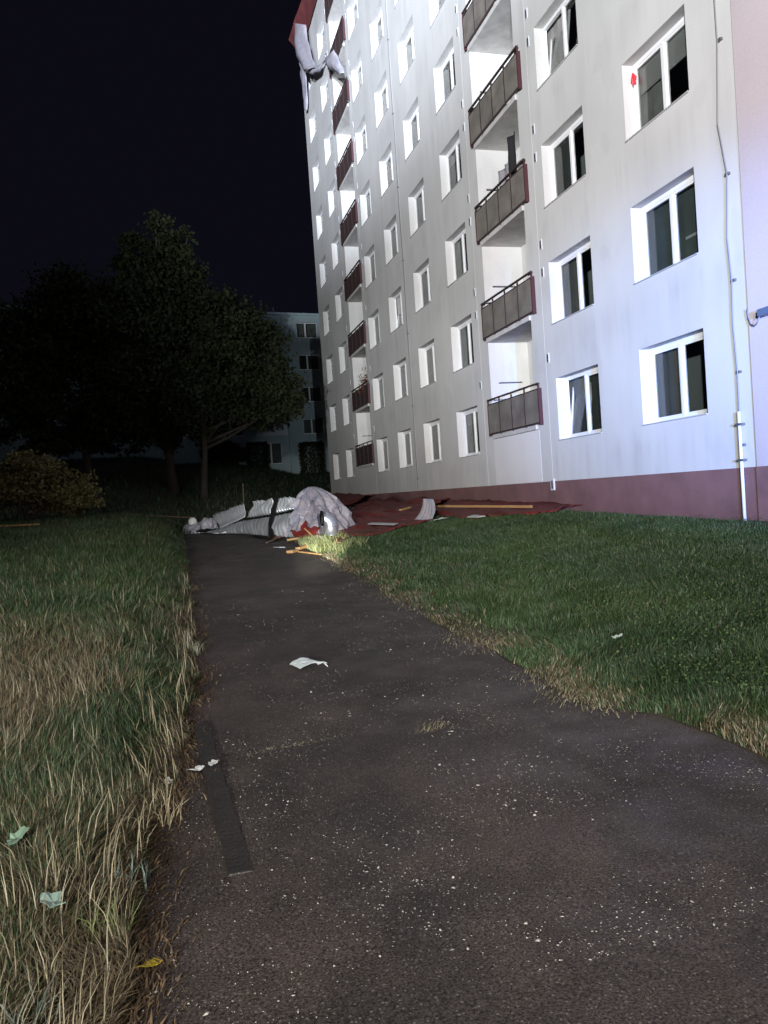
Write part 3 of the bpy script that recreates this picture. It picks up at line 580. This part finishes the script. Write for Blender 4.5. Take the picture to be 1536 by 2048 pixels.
flake('felt_scrap', 'dark felt scrap under the black hanging strip on tarmac', [(2.1, 23.2), (2.25, 22.0), (2.55, 21.9), (2.6, 22.9)], M['felt'], .03, 'roofing felt', .12, .02)
# red curved sheet under the lump
RT = [(2.98, 20.75, 1.02), (3.12, 20.45, 1.18), (3.32, 20.05, 1.0), (3.55, 19.75, .84)]; RB = [(3.02, 20.5, .56), (3.15, 20.2, .56), (3.32, 19.85, .58), (3.5, 19.6, .66)]
tag(MB().grid(lambda u, v: inter(RT, u).lerp(inter(RB, u), v) + Vector((-.10, -.16, 0)) * math.sin(math.pi * v), 20, 10).build('red_sheet', M['red'], None, smooth=True, solid=.008), 'curved dark red sheet tucked under the crumpled membrane', 'metal sheet', DB)
# elbow duct
el = tag(empty('duct_elbow', (3.80, 19.6, .58)), 'shiny silver elbow duct standing in front of the crumpled membrane', 'duct', DB)
EP = [(.0, 0, -.02), (.0, 0, .28), (-.01, 0, .36), (-.05, 0, .44), (-.12, 0, .49), (-.2, .02, .5)]
MB().tube(EP, [.19, .19, .185, .18, .175, .17], 20).build('pipe', M['duct'], el, smooth=True)
for pz in (.02, .27): MB().tube([(0, 0, pz), (0, 0, pz + .03)], .2, 20).build('rim', M['duct'], el, smooth=True)
MB().tube([(-.19, .02, .5), (-.225, .02, .5)], .2, 20).build('rim', M['felt'], el, smooth=True)
flake('broken_board', 'jagged white board under the elbow duct', [(3.10, 19.9), (3.3, 19.3), (3.55, 18.9), (3.75, 19.1), (3.62, 19.6), (3.4, 19.7), (3.3, 20.2)], M['white'], .05, 'board', .14, .012)
flake('red_strip', 'torn red strip with pale edge below the elbow duct', [(3.55, 19.3), (3.95, 18.6), (3.85, 17.7), (3.5, 17.1), (3.42, 17.4), (3.55, 18.3)], M['red'], .06, 'metal sheet', .14, .01)
def batten(name, label, a, b, w, h_, m=None, cat='timber', up=.0):
    a = (a[0], a[1], hz(*a[:2]) + h_ / 2 + (a[2] if len(a) > 2 else 0) + .01); b = (b[0], b[1], hz(*b[:2]) + h_ / 2 + (b[2] if len(b) > 2 else 0) + .01)
    return tag(MB().bar(a, b, w, h_).build(name, m or M['timber'], None, bevel=.004), label, cat, DB)
batten('timber_batten', 'short pale timber in front of the red curved sheet', (2.78, 20.5), (3.3, 20.3, .03), .09, .05)
batten('timber_batten', 'bright raw timber offcut on lit grass edge', (2.6, 17.55), (3.25, 18.4, .03), .12, .06)
batten('timber_block', 'stubby orange timber block on tarmac near the lit grass edge', (2.33, 16.95), (2.50, 17.2), .16, .06)
batten('timber_batten', 'thin pale lath on tarmac edge nearest the camera', (2.55, 17.0), (2.86, 15.9), .06, .025)
batten('timber_batten', 'long pale batten lying along red sheets beside the wall', (7.02, 21.4, .30), (8.17, 16.83, .20), .06, .06)
batten('timber_batten', 'pale batten at the far left edge of the lawn', (-6.4, 24.2, .12), (-3.83, 23.9, .10), .07, .05)
batten('timber_batten', 'thin grey pole lying at far end of left lawn', (-1.85, 29.2, .1), (.7, 31.5, .25), .05, .05, M['oldtimber'])
batten('timber_batten', 'brown plank end left of the heap', (-.25, 30.2, .06), (.42, 28.9, .05), .12, .05, M['oldtimber'])
batten('splinter', 'thin splintered lath sticking up left of the elbow duct', (3.35, 19.2, .03), (3.1, 19.5, .34), .04, .02)
batten('splinter', 'short dark splinter lying on tarmac below the hanging felt strip', (2.2, 20.3), (2.55, 20.9, .05), .05, .03, M['oldtimber'])
batten('splinter', 'pale splinter half under the torn red strip', (3.15, 17.6, .03), (3.55, 17.2, .06), .05, .03)
flake('white_scrap', 'small white scrap on tarmac before the timber offcuts', [(2.2, 18.9), (2.3, 18.5), (2.45, 18.5), (2.45, 18.8)], M['white'], .01)
flake('brown_fragment', 'rust-brown board fragment at foot of the hanging felt strip', [(2.42, 22.0), (2.5, 21.0), (2.66, 20.9), (2.72, 21.3), (2.6, 21.9)], M['brownscrap'], .05, 'board', .2, .02)
# great red sheets by the wall
def inpoly(x, y, P):
    c = False
    for i in range(len(P)):
        (x1, y1), (x2, y2) = P[i], P[i-1]
        if (y1 > y) != (y2 > y) and x < (x2 - x1) * (y - y1) / (y2 - y1) + x1: c = not c
    return c
def ground_sheet(name, label, P, zf, m, step=.09):
    xs = np.arange(min(p[0] for p in P), max(p[0] for p in P) + step, step); ys_ = np.arange(min(p[1] for p in P), max(p[1] for p in P) + step * 2, step * 2)
    mb = MB(); ids = {}
    for i in range(len(xs) - 1):
        for j in range(len(ys_) - 1):
            if not inpoly(xs[i] + step / 2, ys_[j] + step, P): continue
            q = []
            for a, b in ((i, j), (i + 1, j), (i + 1, j + 1), (i, j + 1)):
                if (a, b) not in ids:
                    ids[(a, b)] = len(mb.v); jx = .4 * step * nz(a * 3.7, b * 2.1, 1); x, y = xs[a] + jx, ys_[b]
                    x = min(x, W - .02); rib = .035 * math.exp(-(((x + .25 * y) * 1.9 % 1 - .5) / .09) ** 2) + .05 * abs(nz(x * 4.1, y * 2.3, 9)); mb.v.append((x, y, hz(x, y) + zf(x, y) + rib))
                q.append(ids[(a, b)])
            mb.f.append(tuple(q))
    return tag(mb.build(name, m, None, smooth=True, solid=.01), label, 'metal sheet', DB)
def zf1(x, y):
    r = .06 + .13 * float(ss(19, 24, y)) + .16 * abs(nz(x * .9, y * .45, 3)) * 2 * float(ss(17.5, 21, y)) + .05 * abs(nz(x * 3, y * 1.4, 5)); return r + .10 * float(ss(7.6, 9, x))
ground_sheet('red_roof_sheet', 'large rumpled red roof sheet spread between heap and wall', [(3.85, 18.3), (4.6, 17.7), (5.4, 18.5), (6.3, 18.9), (6.6, 20.5), (7.4, 22.5), (9.1, 25), (9.1, 35), (7.6, 33), (6.2, 28), (4.3, 22.5)], zf1, M['red'])
def zf2(x, y): return .05 + .06 * abs(nz(x * 2, y * .8, 8)) * 2 + .10 * float(ss(8.0, 9.05, x)) + .10 * float(ss(19, 24, y))
ground_sheet('red_roof_sheet', 'long narrow red roof sheet lying along the plinth', [(8.3, 16.2), (9.1, 16.0), (9.1, 24.8), (7.45, 22.3), (6.95, 20.0), (7.15, 17.9), (7.7, 17.4)], zf2, M['red'])
ground_sheet('red_roof_sheet', 'red roof sheet propped up against the plinth beyond the heap', [(7.4, 33.2), (9.1, 35.2), (9.1, 44), (8.3, 44), (6.6, 31)], lambda x, y: .35 + .25 * float(ss(7, 9, x)) + .2 * nz(x, y * .5, 2), M['red'])
# curled silver sheet
FB = [(6.05, 19.9, .72), (6.25, 19.5, .72), (6.4, 19.2, .74)]
def fan(u, v):
    b = inter(FB, u); t = Vector((6.29 + .16 * u, 19.5 - .35 * u, 1.40 - .02 * u)); p = b.lerp(t, v); return p + Vector((.12, -.10, .0)) * math.sin(v * math.pi * .9) * .8 + Vector((.02, -.02, 0)) * math.sin(u * 30)
tag(MB().grid(fan, 30, 10).build('curled_sheet', M['foil'], None, smooth=True, solid=.008), 'curled pale metal sheet rising from the red roof sheets', 'metal sheet', DB)
flake('white_scrap', 'long white metal offcut on the rumpled red sheet', [(4.85, 20.5), (5.2, 18.5), (5.42, 18.9), (5.1, 20.6)], M['white'], .16, 'scrap', .05, .01)
flake('white_scrap', 'small white scrap on grass below the curled sheet', [(6.3, 18.7), (6.5, 18.3), (6.65, 18.5), (6.55, 18.9)], M['white'], .10, 'scrap', .1, .01)
flake('white_scrap', 'white square scrap on grass below the long pale batten', [(6.95, 18.0), (7.05, 17.5), (7.25, 17.5), (7.18, 18.1)], M['white'], .12, 'scrap', .03, .012)
batten('timber_block', 'small timber chip lying on the rumpled red sheet', (6.3, 21.6, .3), (6.7, 22.0, .32), .1, .04)
# sheets torn off the roof hanging down the facade corner
def ribbon(name, label, L, R_, m, seed, bulge=.25, n=30, w=8):
    def f(u, v):
        p = inter(L, u).lerp(inter(R_, u), v); return p + Vector((-bulge * math.sin(math.pi * v) - .10 * nz(u * 4, v * 3, seed), 0, .05 * nz(u * 6, v * 2, seed + 4)))
    return tag(MB().grid(f, n, w).build(name, m, None, smooth=True, solid=.01), label, 'metal sheet', 'torn sheets hanging from the roof')
ribbon('hanging_sheet', 'long silver sheet hanging from the red roof edge at block corner', [(8.62, 44.4, 29.1), (8.55, 44.9, 28.3), (8.45, 43.9, 26.9), (8.5, 42.3, 25.2), (8.6, 41.3, 24.6)], [(8.75, 42.05, 27.6), (8.7, 41.6, 26.5), (8.65, 40.8, 25.4), (8.68, 40.0, 24.3), (8.7, 39.6, 23.95)], M['foil'], 1)
ribbon('hanging_sheet', 'folded sheet loop curling up below the long hanging silver sheet', [(8.55, 41.4, 24.6), (8.6, 40.4, 24.0), (8.75, 39.3, 23.6), (8.9, 38.2, 23.75)], [(8.8, 39.9, 24.2), (8.85, 39.3, 23.95), (8.9, 38.7, 23.75), (8.95, 38.2, 23.95)], M['foil'], 2, .12)
ribbon('hanging_sheet', 'crumpled white sheet flapping below top far balcony', [(8.75, 37.7, 23.2), (8.6, 36.8, 22.3), (8.7, 36.0, 21.8), (8.8, 34.8, 20.9)], [(8.8, 36.2, 22.8), (8.65, 35.3, 22.4), (8.7, 34.8, 21.6), (8.8, 34.45, 20.9)], M['foil'], 3, .2)
ribbon('hanging_sheet', 'narrow silver strip hanging lowest along the corner edge', [(8.75, 44.2, 27.1), (8.8, 44.7, 26.5), (8.85, 44.7, 25.2), (8.9, 44.6, 24.2)], [(8.78, 43.6, 26.5), (8.82, 43.4, 25.7), (8.88, 43.5, 24.8), (8.92, 44.2, 24.0)], M['foil'], 4, .1)

# ------------------------------------------------------------------ litter on path and lawn
LT_ = 'leaf and paper litter'
pp = tag(MB().grid(lambda u, v: (.84 + .22 * u + .06 * v, 6.62 - .10 * u - .22 * v + .05 * u * v, .025 * 6.5 + .025 + .055 * math.sin(math.pi * u) * (1 - .5 * v) + .03 * u * v + .008 * nz(u * 5, v * 5)), 10, 8).build('folded_card', M['paper'], None, solid=.004), 'folded pale card lying in the middle of the tarmac path', 'card')
MB().tube([(1.06, 6.46, .20), (1.10, 6.42, .215), (1.13, 6.38, .18)], [.012, .008, .004], 5).build('torn_corner', M['white'], pp)
def leaf(name, label, x, y, s, rot, c, dz=.02, lobes=5, tilt=.3, seed=0):
    r = random.Random(seed); n = 22; mb = MB(); m = bpy.data.materials.get('leaf_%d' % seed) or mat('fallen_leaf_%d' % seed, c, .6, var=.25, scale=25)
    z = hz(x, y) + dz
    for i in range(n):
        a = 2 * math.pi * i / n; rr = s * (.72 + .22 * math.cos(a * lobes * .5 + seed) ** 2 + .2 * nz(math.cos(a) * 2, math.sin(a) * 2, seed * 3.3)) * (1.15 if math.cos(a) > 0 else .85) * r.uniform(.8, 1.1)
        lx, ly = rr * math.cos(a), rr * math.sin(a) * .7; X_, Y_ = lx * math.cos(rot) - ly * math.sin(rot), lx * math.sin(rot) + ly * math.cos(rot)
        mb.v.append((x + X_, y + Y_, z + tilt * abs(ly) * .5 + .5 * tilt * lx + .25 * s * nz(lx * 40, ly * 40, seed) + .18 * abs(lx) * r.uniform(.5, 1)))
    mb.v.append((x, y, z)); mb.f += [(i, (i + 1) % n, n) for i in range(n)]
    o = tag(mb.build(name, m, None, solid=.0015), label, 'leaf', LT_)
    MB().tube([(x, y, z), (x - s * 1.0 * math.cos(rot), y - s * 1.0 * math.sin(rot), z + .01), (x - s * 1.5 * math.cos(rot + .3), y - s * 1.5 * math.sin(rot + .3), z + .02)], .002, 5).build('stalk', m, o)
    return o
leaf('fallen_leaf', 'yellow maple leaf at lower left tarmac edge', -.20, 2.69, .042, .4, (.42, .33, .03), .012, 3, .1, 1)
leaf('fallen_leaf', 'pale bluish-green crumpled leaf in dry grass, largest at left', -.55, 3.07, .055, 2.0, (.21, .30, .26), .07, 2, .5, 2)
leaf('fallen_leaf', 'pale green torn leaf in grass at left picture edge', -.76, 3.57, .06, 1.0, (.16, .25, .18), .10, 3, .6, 3)
leaf('fallen_leaf', 'white-backed leaf on litter left of the dark board', .0, 4.45, .045, .3, (.55, .58, .57), .015, 4, .1, 4)
leaf('fallen_leaf', 'white-backed torn leaf lying on the dark board', .09, 4.46, .045, 1.2, (.55, .57, .55), .03, 4, .1, 5)
leaf('fallen_leaf', 'single pale leaf on the right lawn', 3.33, 5.48, .05, .2, (.45, .52, .46), .13, 2, .3, 6)
leaf('fallen_leaf', 'small yellow-green leaf beside weeds at lower left', -.34, 2.76, .025, .9, (.35, .42, .12), .02, 2, .2, 7)
leaf('fallen_leaf', 'little pale blue leaf under weeds at lower left', -.37, 2.62, .022, 2.4, (.36, .46, .46), .02, 2, .2, 8)
leaf('fallen_leaf', 'greyish torn leaf among straw beside dry stalks at left edge', -.15, 4.25, .04, 1.6, (.38, .40, .36), .03, 3, .3, 9)
# dark board along the path edge
bv = MB()
for (x, y, q) in ((.0, 5.3, .02), (.02, 4.7, .024), (.095, 3.2, .009)): bv.v += [(x, y, .025 * y - .02), (x, y, .025 * y + q), (x + .10, y, .025 * y + q * .8), (x + .10, y, .025 * y - .02)]
for k in (0, 4): bv.f += [(k + i, k + (i + 1) % 4, k + 4 + (i + 1) % 4, k + 4 + i) for i in range(4)]
bv.f += [(0, 3, 2, 1), (8, 9, 10, 11)]
tag(bv.build('wooden_board', M['darkboard'], None, bevel=.004), 'dark wet board lying along left edge of the tarmac', 'board')

# pale chips and twigs on the tarmac
n = 15000; d = np.exp(rng.uniform(math.log(2.2), math.log(11), n)); xx = rng.uniform(-.25, 2.75, n); ok = (xx > XL(d) + .02) & (xx < XR(d) - .02); d, xx = d[ok], xx[ok]; n = len(d)
d[:90] = rng.normal(8.75, .10, 90); xx[:90] = rng.uniform(1.2, 1.85, 90); d[90:180] = rng.normal(11.2, .12, 90); xx[90:180] = rng.uniform(1.2, 1.9, 90)
clump = np.array([nz(a * 1.6, b * 1.6, 2) for a, b in zip(xx, d)]); clump[:180] = .5; ok = rng.uniform(-.35, .45, n) < clump; d, xx = d[ok], xx[ok]; n = len(d)
s = np.where(rng.random(n) < .04, rng.uniform(.005, .009, n), rng.uniform(.0014, .0040, n))
oct_ = np.array([(1, 0, .2), (0, 1, .1), (-1, 0, .25), (0, -1, .1), (.1, .1, .7), (0, 0, -.3)]); of = np.array([(0, 1, 4), (1, 2, 4), (2, 3, 4), (3, 0, 4), (1, 0, 5), (2, 1, 5), (3, 2, 5), (0, 3, 5)])
a = rng.uniform(0, 6.28, n); el_ = rng.uniform(.6, 2.2, n); lx = oct_[None, :, 0] * el_[:, None]; ly = oct_[None, :, 1] * np.ones((n, 1))
V = np.stack([xx[:, None] + s[:, None] * (lx * np.cos(a)[:, None] - ly * np.sin(a)[:, None]), d[:, None] + s[:, None] * (lx * np.sin(a)[:, None] + ly * np.cos(a)[:, None]), (.025 * d + .006)[:, None] + s[:, None] * oct_[None, :, 2]], -1) + rng.normal(0, 1, (n, 6, 3)) * s[:, None, None] * .15
tone = rng.uniform(.09, .42, n)[:, None] * np.array([1, .96, .88]); 
o = bulk_mesh('stone_chips', V.reshape(-1, 3), (np.arange(n)[:, None, None] * 6 + of[None]).reshape(-1, 3), M['chips'], np.repeat(tone, 6, 0)); tag(o, 'pale stone chips scattered over the tarmac', 'gravel', kind='stuff')

# ------------------------------------------------------------------ grass
def vnoise(x, y, s, seed):
    """smooth value noise on arrays"""
    r = np.random.default_rng(seed); T = r.random((128, 128)); u, v = x * s, y * s; i, j = np.floor(u).astype(int), np.floor(v).astype(int); f, g_ = u - i, v - j
    f = f * f * (3 - 2 * f); g_ = g_ * g_ * (3 - 2 * g_); t = lambda a, b: T[a % 128, b % 128]
    return (t(i, j) * (1 - f) + t(i+1, j) * f) * (1 - g_) + (t(i, j+1) * (1 - f) + t(i+1, j+1) * f) * g_
def blades(name, label, bx, by, hgt, wid, tint, lean, seed, cat='grass', zoff=0, spread=.8):
    r = np.random.default_rng(seed); n = len(bx); a = vnoise(bx, by, 1.1, 101) * 9 + vnoise(bx, by, 3.3, 103) * 4 + r.normal(0, spread, n); bz = H(bx, by) - .012 + zoff
    wd_ = wid / 2; face = r.uniform(0, 6.28, n); fx, fy = np.cos(face) * wd_, np.sin(face) * wd_
    lx, ly = np.cos(a) * lean * hgt, np.sin(a) * lean * hgt
    P = np.empty((n, 5, 3))
    P[:, 0] = np.c_[bx - fx, by - fy, bz]; P[:, 1] = np.c_[bx + fx, by + fy, bz]
    mz = hgt * (1 - .15 * lean); mx, my = bx + lx * .4, by + ly * .4
    P[:, 2] = np.c_[mx + fx * .8, my + fy * .8, bz + mz * .58]; P[:, 3] = np.c_[mx - fx * .8, my - fy * .8, bz + mz * .58]
    P[:, 4] = np.c_[bx + lx * 1.15, by + ly * 1.15, bz + hgt * np.sqrt(np.clip(1 - (lean * .8) ** 2, .05, 1))]
    i = np.arange(n)[:, None] * 5
    F3 = np.concatenate([i + [[0, 1, 2]], i + [[0, 2, 3]], i + [[3, 2, 4]]], 0)
    o = bulk_mesh(name, P.reshape(-1, 3), F3, M['grass'], np.repeat(tint, 5, 0))
    return tag(o, label, cat, kind='stuff')
GREEN = np.array([.042, .074, .024]); DEEP = np.array([.026, .052, .021]); STRAW = np.array([.160, .140, .092]); BROWN = np.array([.078, .052, .028])
def tints(x, y, straw_p, r):
    n = len(x); g_ = vnoise(x, y, .9, 5)[:, None]; base = GREEN * g_ + DEEP * (1 - g_)
    k = r.random(n) < straw_p; st = np.where(r.random(n)[:, None] < .55, STRAW, BROWN); base = np.where(k[:, None], st, base)
    return base * r.uniform(.6, 1.45, n)[:, None]
# left meadow
r = np.random.default_rng(31); n = 430000
y = np.exp(r.uniform(math.log(1.9), math.log(31), n)); w_ = .6 + .42 * y; x = XL(y) - .02 - w_ * r.random(n) ** 1.15
edge = XL(y) - x
keep = ((edge > .06 + .16 * ss(5, 3, y) + .1 * vnoise(x, y, 3, 8)) | (r.random(n) < .10 + .3 * vnoise(x, y, 2.5, 3))) & (r.random(n) < .35 + 1.1 * vnoise(x, y, 2.2, 11))
x, y, edge = x[keep], y[keep], edge[keep]; n = len(x)
sp = np.clip(.10 + .95 * ss(.42, .72, vnoise(x, y, .8, 17)) * ss(12, 4, y) + .40 * ss(.35, .05, edge) * ss(.4, .75, vnoise(x, y, 1.6, 95)) + .35 * ss(5.2, 3.6, y), 0, .92)
hg = (.05 + .11 * r.random(n) + .07 * vnoise(x, y, 1.3, 23)) * (.45 + .55 * ss(0, .5, edge)) * (.55 + .45 * ss(2, 6, y)) * (1 + .25 * ss(6, 20, y))
wdt = np.clip(.0024 + .00075 * y, .002, .02) * r.uniform(.6, 1.3, n)
blades('meadow_grass', 'long uncut green and straw grass left of the path', x, y, hg, wdt, tints(x, y, sp, r), r.uniform(.05, .92, n), 41)
n = 110000; y = np.exp(r.uniform(math.log(1.9), math.log(12), n)); x = XL(y) - .03 - (.5 + .42 * y) * r.random(n); k = r.random(n) < .25 + ss(.35, .7, vnoise(x, y, .8, 17)); x, y = x[k], y[k]; n = len(x)
blades('thatch', 'flattened brown thatch under the left meadow grass', x, y, r.uniform(.04, .10, n), np.clip(.003 + .0006 * y, .003, .01), (BROWN * .6 + STRAW * .4) * r.uniform(.4, 1.5, n)[:, None], r.uniform(.85, 1.05, n), 42, 'dead grass', .03)
# taller dry stalks
n = 1500; y = np.exp(r.uniform(math.log(2.2), math.log(14), n)); x = XL(y) - .04 - (.5 + .35 * y) * r.random(n) ** 1.5
blades('dry_stalks', 'tall pale dry grass stalks standing in left meadow', x, y, r.uniform(.14, .30, n), np.clip(.003 + .0004 * y, .003, .008), STRAW * r.uniform(.8, 1.8, n)[:, None], r.uniform(.02, .45, n), 43)
# right lawn
n = 330000; y = np.exp(r.uniform(math.log(2.6), math.log(33), n)); w_ = np.minimum(.5 + .75 * y, 8.8 - XR(y)); x = XR(y) + .02 + w_ * r.random(n); edge = x - XR(y)
keep = ((edge > .12) | (r.random(n) < .3 + .5 * vnoise(x, y, 2.5, 3))) & (r.random(n) < .45 + vnoise(x, y, 2.2, 12)) & (x < W - .03)
x, y, edge = x[keep], y[keep], edge[keep]; n = len(x)
sp = np.clip(.03 + .75 * ss(.55, .02, edge) * ss(.25, .7, vnoise(x, y, 1.9, 93)) + .25 * ss(.55, .8, vnoise(x, y, .7, 19)) * ss(1.5, .2, edge), 0, .9)
hg = (.035 + .06 * r.random(n) + .03 * vnoise(x, y, 1.5, 29)) * (.6 + .4 * ss(0, .6, edge)) * (1 + .3 * ss(6, 20, y))
wdt = np.clip(.003 + .0008 * y, .003, .02) * r.uniform(.6, 1.3, n)
blades('lawn_grass', 'shorter green lawn grass between path and block', x, y, hg, wdt, tints(x, y, sp, r), r.uniform(.1, .85, n), 47)
# clover leaves in the right lawn
n = 26000; y = np.exp(r.uniform(math.log(2.8), math.log(12), n)); x = XR(y) + .5 + (.3 + .7 * y) * r.random(n); k = (x < W - .1) & (r.random(n) < ss(.3, .7, vnoise(x, y, .9, 37)) + .15); x, y = x[k], y[k]; n = len(x)
c = np.c_[x, y, H(x, y) + r.uniform(.04, .10, n)]; dd = r.normal(size=(n, 3)) * [1, 1, .45]; dd /= np.linalg.norm(dd, axis=1)[:, None]; e = np.cross(dd, np.array([0, 0, 1.0]) + r.normal(size=(n, 3)) * .4); e /= np.linalg.norm(e, axis=1)[:, None]; s_ = (r.uniform(.012, .022, n) * (1 + .04 * y))[:, None]
V = np.stack([c, c + dd * s_ * .5 + e * s_ * .4, c + dd * s_, c + dd * s_ * .5 - e * s_ * .4], 1).reshape(-1, 3)
tag(bulk_mesh('clover', V, np.arange(n * 4).reshape(n, 4), M['leaf'], np.repeat(np.array([.048, .078, .030]) * r.uniform(.5, 1.5, n)[:, None], 4, 0)), 'clover leaves spread through the right lawn', 'clover', kind='stuff')
# bank grass behind
n = 60000; y = r.uniform(27, 66, n); x = r.uniform(-26, 14, n); k = (x < 8) | (y > 47); x, y = x[k], y[k]; n = len(x)
blades('bank_grass', 'rough dark grass on the bank behind the debris heap', x, y, r.uniform(.12, .35, n), r.uniform(.02, .05, n), DEEP * r.uniform(.4, 1.0, n)[:, None], r.uniform(.1, .6, n), 53)
# brown litter along the path edges and the tuft in the tarmac seam
n = 12000; y = np.exp(r.uniform(math.log(2.0), math.log(16), n)); x = XL(y) + r.normal(-.08, .085, n)
blades('dead_leaf_litter', 'brown dead grass litter along left tarmac edge', x, y, r.uniform(.02, .05, n), r.uniform(.004, .010, n), BROWN * r.uniform(.5, 1.6, n)[:, None], r.uniform(.8, 1.0, n), 59, 'litter', .008)
n = 5000; y = np.exp(r.uniform(math.log(2.8), math.log(16), n)); x = XR(y) + r.normal(.05, .12, n); k = r.random(n) < ss(.3, .8, vnoise(x, y, 1.7, 91)); x, y = x[k], y[k]; n = len(x)
blades('dead_leaf_litter', 'brown dead grass litter along right tarmac edge', x, y, r.uniform(.02, .06, n), r.uniform(.004, .010, n), STRAW * r.uniform(.3, 1.1, n)[:, None], r.uniform(.7, 1.0, n), 61, 'litter', .008)
n = 170; x = 1.45 + r.normal(0, .11, n); y = 4.57 + r.normal(0, .045, n)
o = blades('grass_tuft', 'dry grass tuft growing from seam across the tarmac', x, y, r.uniform(.015, .07, n) * np.exp(-((x - 1.45) / .16) ** 2), r.uniform(.003, .005, n), STRAW * r.uniform(.6, 1.4, n)[:, None], r.uniform(.3, .9, n), 67)
n = 1300; x = r.uniform(.30, 2.1, n); y = 4.5 + .18 * np.sin(x * 2.1) + r.normal(0, .03, n)
blades('moss_seam', 'thin pale moss line in the seam across the tarmac', x, y, r.uniform(.006, .018, n), r.uniform(.004, .008, n), np.array([.13, .125, .09]) * r.uniform(.5, 1.4, n)[:, None], r.uniform(.4, .9, n), 68, 'moss')
# weeds
def weed(label, x, y, n_, hgt, c, seed, wid=.012):
    rr = np.random.default_rng(seed); bx = x + rr.normal(0, .05, n_); by = y + rr.normal(0, .05, n_)
    o = blades('weed_clump', label, bx, by, rr.uniform(.5, 1, n_) * hgt, np.full(n_, wid) * rr.uniform(.5, 1.2, n_), np.array(c) * rr.uniform(.5, 1.5, n_)[:, None], rr.uniform(.15, .8, n_), seed, spread=6)
    del o['kind']; o['category'] = 'weed'; o['group'] = 'weeds along the path edge'; return o
weed('silvery weed clump in the bottom left corner', -.52, 2.42, 46, .20, (.10, .12, .095), 71, .007)
weed('green grass weed with seed heads at tarmac edge, lower left', -.33, 2.88, 60, .22, (.10, .13, .05), 72, .006)
weed('grey-green weed beside litter, above the seed-head weed', -.30, 3.3, 50, .12, (.09, .13, .11), 73, .010)
weed('straw stalk clump at left tarmac edge near the pale leaves', -.16, 3.85, 26, .2, (.34, .29, .18), 74, .006)
weed('pale bent stalk clump further up the left tarmac edge', .06, 7.6, 40, .26, (.22, .23, .17), 75, .007)
# long grass by the heap, torchlight also put into its bright tint
n = 2400; y = 15.4 + 3.6 * r.random(n) ** .8; x = XR(y) + .0 + r.random(n) ** 2 * 1.1; k = r.random(n) < ss(.25, .65, vnoise(x, y, 3.1, 97)); x, y = x[k], y[k]; n = len(x)
blades('verge_grass', 'long grass tinted yellow-green as if torchlit at path edge by the heap', x, y, r.uniform(.12, .30, n), r.uniform(.012, .02, n), np.array([.15, .17, .075]) * r.uniform(.6, 1.4, n)[:, None], r.uniform(.1, .6, n), 79)
